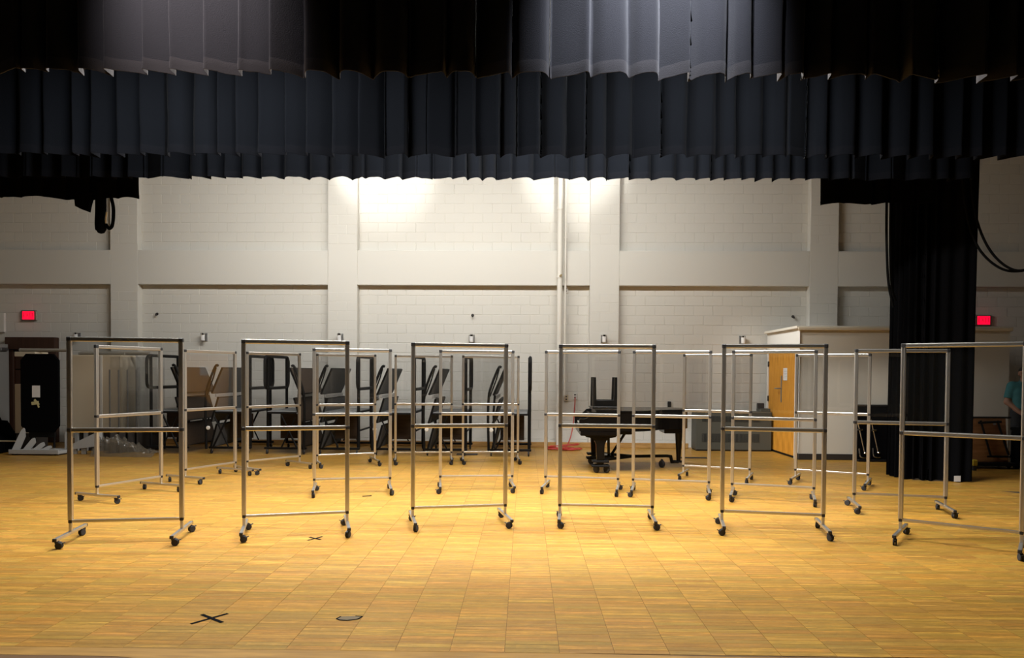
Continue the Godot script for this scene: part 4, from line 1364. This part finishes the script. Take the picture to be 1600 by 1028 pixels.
# ------------------------------------------------------------------ clutter at the right
func build_right_clutter() -> void:
	var t := thing("folded_table", "black folded table with chrome legs leaning on the closet front", "table", P(6.28, 0, 13.88))
	var B := Basis(Vector3.RIGHT, -0.10)
	bx("table_top", B * Vector3(0, 0.52, 0) + Vector3(0, 0, 0.02), Vector3(0.86, 1.0, 0.035), M.black_cloth, t, 0.006, B)
	bx("rim_strip", B * Vector3(0, 1.015, 0) + Vector3(0, 0, 0.02), Vector3(0.88, 0.03, 0.05), M.black_plastic, t, 0.005, B)
	for q in [[-0.42, 0.79, -0.30, 0.15], [-0.17, 0.76, -0.06, 0.16]]:
		tb("leg", [B * Vector3(q[0], q[1], 0.05) + Vector3(0, 0, 0.02), B * Vector3(q[2], q[3], 0.05) + Vector3(0, 0, 0.02)], 0.012, M.chrome, t)
		tb("foot_tube", smooth_path([B * Vector3(q[2] - 0.09, q[3] + 0.08, 0.06), B * Vector3(q[2] - 0.08, q[3] - 0.06, 0.07), B * Vector3(q[2] - 0.03, q[3] - 0.09, 0.07), B * Vector3(q[2] + 0.04, q[3] - 0.085, 0.07)], 4), 0.012, M.chrome, t)
		bx("bracket", B * Vector3((q[0] + q[2]) / 2 - 0.01, (q[1] + q[3]) / 2 + 0.10, 0.06) + Vector3(0, 0, 0.02), Vector3(0.09, 0.022, 0.03), M.chrome, t, 0.004, B)
		var kn := MB.new()
		kn.lathe([Vector2(0, -0.02), Vector2(0.026, -0.012), Vector2(0.03, 0.0), Vector2(0.024, 0.016), Vector2(0, 0.02)], 10, Transform3D(Basis(), B * Vector3(q[2], q[3], 0.06) + Vector3(0, 0, 0.02)))
		obj("glide", kn, M.chrome, t)
	bx("rest_bar", Vector3(0, 0.02, 0.06), Vector3(0.86, 0.04, 0.10), M.black_metal, t, 0.006)
	# brown folded tables on a low dolly, right of the leg curtain
	var d := thing("table_dolly", "low black dolly carrying a leaning brown table at right", "dolly", P(7.6, 0, 13.05))
	bx("deck", Vector3(0.02, 0.075, -0.10), Vector3(1.0, 0.05, 0.55), M.black_metal, d, 0.008)
	for x in [-0.44, 0.46]:
		var w := MB.new()
		w.lathe([Vector2(0, -0.015), Vector2(0.04, -0.015), Vector2(0.045, 0), Vector2(0.04, 0.015), Vector2(0, 0.015)], 12, Transform3D(Basis(Vector3.RIGHT, PI / 2), Vector3(x, 0.045, 0.0)))
		w.lathe([Vector2(0, -0.015), Vector2(0.04, -0.015), Vector2(0.045, 0), Vector2(0.04, 0.015), Vector2(0, 0.015)], 12, Transform3D(Basis(Vector3.RIGHT, PI / 2), Vector3(x, 0.045, -0.25)))
		obj("wheel", w, M.rubber, d)
	var f := thing("folded_table", "brown folded table with a black leg frame, standing on the dolly at right", "table", P(7.58, 0.102, 13.05))
	var B2 := Basis(Vector3.RIGHT, -0.12)
	bx("table_top", B2 * Vector3(0, 0.37, 0), Vector3(0.92, 0.74, 0.03), M.table_board, f, 0.004, B2)
	bx("edge_strip", B2 * Vector3(0.03, 0.755, 0), Vector3(1.05, 0.03, 0.05), M.black_plastic, f, 0.005, B2)
	for q in [[0.02, 0.70, 0.16, 0.10], [0.30, 0.70, 0.46, 0.10]]:
		tb("leg", [B2 * Vector3(q[0], q[1], 0.045), B2 * Vector3(q[2], q[3], 0.045)], 0.018, M.black_metal, f)
	tb("leg_brace", [B2 * Vector3(0.10, 0.09, 0.05), B2 * Vector3(0.50, 0.09, 0.05)], 0.016, M.black_metal, f)
	tb("leg_brace", [B2 * Vector3(-0.02, 0.66, 0.05), B2 * Vector3(0.36, 0.68, 0.05)], 0.02, M.black_metal, f)
	bx("catch", B2 * Vector3(0.47, 0.11, 0.06), Vector3(0.04, 0.03, 0.03), M.chrome, f, 0.004)
	bx("catch", B2 * Vector3(0.24, 0.64, 0.06), Vector3(0.035, 0.03, 0.03), M.steel, f, 0.004)
	var y := thing("yellow_box", "small yellow object at the foot of the brown folded table", "box", P(7.27, 0.0, 12.68))
	bx("case", Vector3(0, 0.13, 0), Vector3(0.09, 0.10, 0.08), M.yellow, y, 0.015)
	bx("stand", Vector3(0, 0.04, 0), Vector3(0.06, 0.08, 0.06), M.dark_base, y, 0.005)
	# black covered cases at the far right
	var c := thing("black_case", "tall black covered case in front of the standing person", "case", P(8.50, 0, 12.95))
	bx("body", Vector3(0.05, 0.33, 0), Vector3(0.80, 0.62, 0.45), M.black_cloth, c, 0.03)
	bx("lid", Vector3(0.05, 0.66, 0), Vector3(0.82, 0.06, 0.47), M.black_cloth, c, 0.02)
	bx("runner", Vector3(0.05, 0.015, 0), Vector3(0.7, 0.03, 0.4), M.rubber, c)

# ------------------------------------------------------------------ marks on the floor
func tape_strip(parent: Node3D, a: Vector3, b: Vector3, w: float, y := 0.0012) -> void:
	var mid := (a + b) / 2
	var d := b - a
	bx("tape_strip", Vector3(mid.x, y, mid.z), Vector3(d.length(), 0.0012, w), M.tape, parent, 0.0, Basis(Vector3.UP, atan2(-d.z, d.x)))

func build_floor_marks() -> void:
	var t := thing("tape_cross", "large black tape cross on the floor near the stage edge", "tape mark")
	tape_strip(t, P(-2.095, 0, 4.555), P(-1.950, 0, 4.765), 0.024)
	tape_strip(t, P(-2.106, 0, 4.735), P(-1.914, 0, 4.590), 0.024, 0.002)
	var s := thing("tape_cross", "small black tape cross on the floor beside the second front-row divider", "tape mark")
	tape_strip(s, P(-2.075, 0, 6.885), P(-1.985, 0, 7.055), 0.024)
	tape_strip(s, P(-2.095, 0, 7.02), P(-1.965, 0, 6.925), 0.024, 0.002)
	var p := thing("tape_patch", "grey torn tape patch on the floor near the stage edge", "tape mark", P(-1.155, 0, 4.715))
	var poly := PackedVector2Array([Vector2(-0.075, -0.02), Vector2(-0.05, -0.045), Vector2(0.0, -0.05), Vector2(0.06, -0.02), Vector2(0.078, 0.03), Vector2(0.03, 0.04), Vector2(-0.06, 0.025)])
	var mb := MB.new()
	mb.prism(poly, 0.0004, 0.0016, Transform3D(Basis(Vector3.RIGHT, Vector3(0, 0, -1), Vector3.UP), Vector3.ZERO))
	obj("patch", mb, mat(lin(0.14, 0.10, 0.05), 0.5), p)
	var edge := MB.new()
	for i in poly.size():
		var a := poly[i]
		var b := poly[(i + 1) % poly.size()]
		if i == 5: continue
		var m2 := (a + b) / 2
		edge.box(Vector3(m2.x, 0.002, -m2.y), Vector3((b - a).length(), 0.0012, 0.010), 0.0, Basis(Vector3.UP, (b - a).angle()))
	obj("residue", edge, M.tape, p)
	var far := thing("tape_strip", "short black tape mark on the floor in the middle distance", "tape mark")
	tape_strip(far, P(-2.14, 0, 9.40), P(-2.03, 0, 9.44), 0.05)
	var q := thing("tape_triangle", "dark tape wedge on the floor at the right behind the last front-row divider", "tape mark", P(6.5, 0, 10.3))
	var tm := MB.new()
	tm.prism(PackedVector2Array([Vector2(-0.17, 0.09), Vector2(0.16, 0.02), Vector2(0.15, -0.16), Vector2(0.02, -0.10)]), 0.0004, 0.0018, Transform3D(Basis(Vector3.RIGHT, Vector3(0, 0, -1), Vector3.UP), Vector3.ZERO))
	obj("patch", tm, mat(lin(0.03, 0.035, 0.035), 0.6), q)
	var l1 := thing("floor_plate", "dark flat strip on the floor below a far divider near centre", "plate", P(-1.26, 0, 14.35))
	bx("strip", Vector3(0, 0.006, 0), Vector3(0.40, 0.012, 0.16), M.dark_base, l1, 0.003)
	bx("raised_edge", Vector3(0, 0.014, -0.06), Vector3(0.40, 0.008, 0.02), M.dark_base, l1, 0.002)
	var l2 := thing("floor_plate", "dark flat strip on the floor in front of the grey heater", "plate", P(2.98, 0, 14.12))
	bx("strip", Vector3(0, 0.006, 0), Vector3(0.48, 0.012, 0.10), M.dark_base, l2, 0.003)
	bx("raised_edge", Vector3(0, 0.014, -0.035), Vector3(0.48, 0.008, 0.02), M.dark_base, l2, 0.002)

# ------------------------------------------------------------------ the person at the right edge
func surface_net(caps: Array, k: float, cell: float, keep = null) -> ArrayMesh:
	# caps: [a, b, ra, rb] tapered capsules joined by a smooth minimum; keep(p) < 0 trims the shape
	var lo := Vector3(1e9, 1e9, 1e9)
	var hi := -lo
	for c in caps:
		var m := maxf(c[2], c[3]) + cell * 3.0
		for e in [c[0], c[1]]:
			lo = lo.min(e - Vector3.ONE * m)
			hi = hi.max(e + Vector3.ONE * m)
	var nx := int((hi.x - lo.x) / cell) + 2
	var ny := int((hi.y - lo.y) / cell) + 2
	var nz := int((hi.z - lo.z) / cell) + 2
	var F := PackedFloat32Array()
	F.resize(nx * ny * nz)
	F.fill(1.0)
	for c in caps:
		var a: Vector3 = c[0]
		var b: Vector3 = c[1]
		var ra: float = c[2]
		var rb: float = c[3]
		var m := maxf(ra, rb) + maxf(k * 1.5, cell * 3.0)
		var l := (a.min(b) - Vector3.ONE * m - lo) / cell
		var h := (a.max(b) + Vector3.ONE * m - lo) / cell
		var ba := b - a
		var bb := maxf(ba.length_squared(), 1e-9)
		for iz in range(maxi(0, int(l.z)), mini(nz, int(h.z) + 1)):
			for iy in range(maxi(0, int(l.y)), mini(ny, int(h.y) + 1)):
				var base := (iz * ny + iy) * nx
				for ix in range(maxi(0, int(l.x)), mini(nx, int(h.x) + 1)):
					var p := lo + Vector3(ix, iy, iz) * cell
					var t := clampf((p - a).dot(ba) / bb, 0.0, 1.0)
					var d := (p - a - ba * t).length() - lerpf(ra, rb, t)
					var o := F[base + ix]
					var hh := maxf(k - absf(d - o), 0.0) / k
					F[base + ix] = minf(d, o) - hh * hh * k * 0.25
	if keep != null:
		for iz in nz:
			for iy in ny:
				for ix in nx:
					var i := (iz * ny + iy) * nx + ix
					if F[i] < 0.2:
						F[i] = maxf(F[i], keep.call(lo + Vector3(ix, iy, iz) * cell))
	var id := {}
	var verts := PackedVector3Array()
	var norms := PackedVector3Array()
	var off := [0, 1, nx, nx + 1, nx * ny, nx * ny + 1, nx * ny + nx, nx * ny + nx + 1]
	for iz in nz - 1:
		for iy in ny - 1:
			for ix in nx - 1:
				var i := (iz * ny + iy) * nx + ix
				var inside := 0
				for q in 8:
					if F[i + off[q]] < 0.0: inside += 1
				if inside == 0 or inside == 8: continue
				var sum := Vector3.ZERO
				var cnt := 0
				for e in [[0, 1], [2, 3], [4, 5], [6, 7], [0, 2], [1, 3], [4, 6], [5, 7], [0, 4], [1, 5], [2, 6], [3, 7]]:
					var fa := F[i + off[e[0]]]
					var fb := F[i + off[e[1]]]
					if (fa < 0.0) != (fb < 0.0):
						var t := fa / (fa - fb)
						var pa := Vector3(e[0] & 1, (e[0] >> 1) & 1, e[0] >> 2)
						var pb := Vector3(e[1] & 1, (e[1] >> 1) & 1, e[1] >> 2)
						sum += pa.lerp(pb, t)
						cnt += 1
				id[i] = verts.size()
				verts.append(lo + (Vector3(ix, iy, iz) + sum / cnt) * cell)
				norms.append(Vector3(F[i + off[1]] + F[i + off[3]] + F[i + off[5]] + F[i + off[7]] - F[i + off[0]] - F[i + off[2]] - F[i + off[4]] - F[i + off[6]], F[i + off[2]] + F[i + off[3]] + F[i + off[6]] + F[i + off[7]] - F[i + off[0]] - F[i + off[1]] - F[i + off[4]] - F[i + off[5]], F[i + off[4]] + F[i + off[5]] + F[i + off[6]] + F[i + off[7]] - F[i + off[0]] - F[i + off[1]] - F[i + off[2]] - F[i + off[3]]).normalized())
	var mb := MB.new()
	for i in id:
		for ax in 3:
			var st: int = [1, nx, nx * ny][ax]
			if (F[i] < 0.0) == (F[i + st] < 0.0): continue
			var u: int = [nx, nx * ny, 1][ax]
			var w: int = [nx * ny, 1, nx][ax]
			if id.has(i - u) and id.has(i - w) and id.has(i - u - w):
				var q := [id[i], id[i - u], id[i - u - w], id[i - w]]
				mb.squad(verts[q[0]], verts[q[1]], verts[q[2]], verts[q[3]], norms[q[0]], norms[q[1]], norms[q[2]], norms[q[3]])
	return mb.mesh()

func append_mesh(mb: MB, me: ArrayMesh) -> void:
	var a := me.surface_get_arrays(0)
	mb.v.append_array(a[Mesh.ARRAY_VERTEX])
	mb.n.append_array(a[Mesh.ARRAY_NORMAL])

func build_person() -> void:
	var t := thing("person", "person in a teal short-sleeved shirt and glasses with hands clasped, at right edge", "person", P(8.645, 0, 13.62), deg_to_rad(-14.0))
	# joints; +z faces the audience
	var hipL := Vector3(-0.095, 0.90, 0)
	var hipR := Vector3(0.095, 0.90, 0)
	var kneeL := Vector3(-0.11, 0.49, 0.01)
	var kneeR := Vector3(0.11, 0.49, 0.01)
	var ankL := Vector3(-0.12, 0.09, -0.03)
	var ankR := Vector3(0.12, 0.09, -0.03)
	var shL := Vector3(-0.185, 1.385, -0.01)
	var shR := Vector3(0.185, 1.385, -0.01)
	var elL := Vector3(-0.255, 1.10, 0.0)
	var elR := Vector3(0.255, 1.10, 0.0)
	var wrL := Vector3(-0.055, 0.885, 0.16)
	var wrR := Vector3(0.055, 0.905, 0.175)
	var neck := Vector3(0, 1.44, -0.01)
	var torso := [[Vector3(-0.07, 0.93, 0), Vector3(0.07, 0.93, 0), 0.115, 0.115], [Vector3(-0.062, 1.03, 0.012), Vector3(0.062, 1.03, 0.012), 0.114, 0.114], [Vector3(-0.068, 1.14, 0.010), Vector3(0.068, 1.14, 0.010), 0.112, 0.112], [Vector3(-0.078, 1.25, 0.004), Vector3(0.078, 1.25, 0.004), 0.108, 0.108], [Vector3(-0.11, 1.35, -0.01), Vector3(0.11, 1.35, -0.01), 0.082, 0.082], [Vector3(-0.16, 1.385, -0.01), Vector3(0.16, 1.385, -0.01), 0.062, 0.062]]
	var arms := [[shL, elL, 0.060, 0.046], [shR, elR, 0.060, 0.046], [elL, wrL, 0.046, 0.029], [elR, wrR, 0.046, 0.029]]
	var legs := [[hipL, kneeL, 0.090, 0.060], [hipR, kneeR, 0.090, 0.060], [kneeL, ankL, 0.060, 0.040], [kneeR, ankR, 0.060, 0.040]]
	var body := torso + arms + legs + [[neck, Vector3(0, 1.54, 0.005), 0.056, 0.053], [ankL, Vector3(-0.14, 0.04, 0.12), 0.042, 0.035], [ankR, Vector3(0.14, 0.04, 0.12), 0.042, 0.035]]
	var mb := MB.new()
	append_mesh(mb, surface_net(body, 0.035, 0.014))
	# head with its face, at a finer cell
	var hc := Vector3(0, 1.60, 0.015)
	var head := [[hc + Vector3(0, 0.025, -0.025), hc + Vector3(0, 0.02, 0.02), 0.082, 0.078], [hc + Vector3(0, -0.05, 0.02), hc + Vector3(0, -0.075, 0.045), 0.060, 0.036], [hc + Vector3(0, -0.09, -0.01), hc + Vector3(0, -0.14, -0.02), 0.052, 0.054],
		[hc + Vector3(0, 0.015, 0.095), hc + Vector3(0, -0.025, 0.112), 0.010, 0.016], [hc + Vector3(-0.02, -0.062, 0.083), hc + Vector3(0.02, -0.062, 0.083), 0.009, 0.009], [hc + Vector3(-0.018, -0.074, 0.080), hc + Vector3(0.018, -0.074, 0.080), 0.009, 0.009],
		[hc + Vector3(-0.05, 0.032, 0.078), hc + Vector3(0.05, 0.032, 0.078), 0.012, 0.012], [hc + Vector3(-0.082, 0.02, -0.01), hc + Vector3(-0.084, -0.02, 0.0), 0.014, 0.010], [hc + Vector3(0.082, 0.02, -0.01), hc + Vector3(0.084, -0.02, 0.0), 0.014, 0.010]]
	append_mesh(mb, surface_net(head, 0.012, 0.005))
	# hands: each a palm, four fingers and a thumb, the one folded over the other
	for s in [-1.0, 1.0]:
		var wr := wrL if s < 0 else wrR
		var lift := 0.0 if s < 0 else 0.012
		var fwd := 0.0 if s < 0 else 0.035
		var caps := []
		var palm_a := wr + Vector3(-s * 0.015, -0.02, 0.006)
		var palm_b := Vector3(s * 0.012, 0.835 + lift, 0.185 + fwd)
		for k in 4:
			var o := Vector3(0, 0.027 - 0.018 * k, 0.004 * k)
			caps.append([palm_a + o * 0.8, palm_b + o, 0.016, 0.013])
		for k in 4:
			var L: float = [0.044, 0.050, 0.046, 0.036][k]
			var a := palm_b + Vector3(0, 0.027 - 0.018 * k, 0.004 * k)
			var b := a + Vector3(-s * L * 0.8, -0.010, 0.012 - 0.004 * k)
			var c := b + Vector3(-s * L * 0.5, -0.014, -0.016)
			caps.append([a, b, 0.0095, 0.0085])
			caps.append([b, c, 0.0085, 0.0075])
		var th := palm_a + Vector3(0, 0.026, 0.012)
		caps.append([th, th + Vector3(-s * 0.030, 0.016, 0.018), 0.012, 0.0105])
		caps.append([th + Vector3(-s * 0.030, 0.016, 0.018), th + Vector3(-s * 0.060, 0.008, 0.024), 0.0105, 0.0085])
		append_mesh(mb, surface_net(caps, 0.006, 0.0045))
	var skin := mat(lin(0.36, 0.19, 0.125), 0.55)
	skin.subsurf_scatter_enabled = true
	skin.subsurf_scatter_strength = 0.1
	var bd := obj("body", mb, skin, t)
	# clothes follow the body
	var grow := func(list: Array, by: float) -> Array:
		var r := []
		for c in list: r.append([c[0], c[1], c[2] + by, c[3] + by])
		return r
	var shirt_caps: Array = grow.call(torso, 0.014)
	shirt_caps.append([shL, shL.lerp(elL, 0.86), 0.079, 0.072])
	shirt_caps.append([shR, shR.lerp(elR, 0.86), 0.079, 0.072])
	shirt_caps.append([neck, neck + Vector3(0, 0.05, -0.004), 0.075, 0.066])
	var arm_d := (elL - shL).normalized()
	var cut := func(p: Vector3) -> float:
		var low := 0.87 - p.y
		var high := p.y - (1.475 - p.z * 0.45)
		var q := p
		if q.x > 0.0: q.x = -q.x
		var sleeve := ((q - shL).dot(arm_d) - 0.225) if q.x < -0.19 else -1.0
		return maxf(maxf(low, high), sleeve)
	obj("shirt", surface_net(shirt_caps, 0.03, 0.012, cut), mat(lin(0.035, 0.17, 0.19), 0.8), bd)
	var pants: Array = grow.call(legs, 0.016)
	pants.append([Vector3(-0.07, 0.93, 0), Vector3(0.07, 0.93, 0), 0.126, 0.126])
	var cut2 := func(p: Vector3) -> float: return maxf(p.y - 0.99, 0.06 - p.y)
	obj("trousers", surface_net(pants, 0.03, 0.014, cut2), mat(lin(0.012, 0.014, 0.02), 0.8), bd)
	for s in [-1.0, 1.0]:
		obj("shoe", surface_net([[Vector3(s * 0.12, 0.06, -0.06), Vector3(s * 0.145, 0.045, 0.14), 0.052, 0.045], [Vector3(s * 0.12, 0.1, -0.04), Vector3(s * 0.12, 0.06, -0.03), 0.048, 0.052]], 0.02, 0.009, func(p: Vector3) -> float: return 0.002 - p.y), M.rubber, bd)
	var hair := [[hc + Vector3(0, 0.045, -0.035), hc + Vector3(0, 0.05, 0.015), 0.082, 0.074], [hc + Vector3(0, 0.0, -0.05), hc + Vector3(0, -0.04, -0.05), 0.070, 0.055]]
	var cut3 := func(p: Vector3) -> float:
		var q := p - hc
		return (q.z - 0.055 - maxf(q.y - 0.05, 0.0) * 1.2) if q.y > 0.03 else maxf(q.z + 0.005, -0.07 - q.y)
	obj("hair", surface_net(hair, 0.02, 0.006, cut3), mat(lin(0.012, 0.009, 0.007), 0.7), bd)
	var gl := MB.new()
	for s in [-1.0, 1.0]:
		var ring := []
		for k in 14:
			var a := TAU * k / 14
			ring.append(hc + Vector3(s * 0.033 + 0.025 * cos(a), 0.008 + 0.018 * sin(a), 0.104 - 0.01 * absf(cos(a))))
		gl.tube(ring, 0.0028, 6, true)
		gl.tube([hc + Vector3(s * 0.058, 0.012, 0.095), hc + Vector3(s * 0.084, 0.016, 0.06), hc + Vector3(s * 0.088, 0.014, -0.01)], 0.0025, 6)
	gl.tube([hc + Vector3(-0.009, 0.012, 0.108), hc + Vector3(0.009, 0.012, 0.108)], 0.0025, 6)
	obj("glasses", gl, M.black_plastic, bd)
	for s in [-1.0, 1.0]:
		var ey := MB.new()
		ey.lathe([Vector2(0, -0.009), Vector2(0.006, -0.006), Vector2(0.009, 0), Vector2(0.006, 0.006), Vector2(0, 0.009)], 10, Transform3D(Basis(), hc + Vector3(s * 0.032, 0.008, 0.083)))
		obj("eye", ey, mat(lin(0.25, 0.23, 0.21), 0.2), bd)
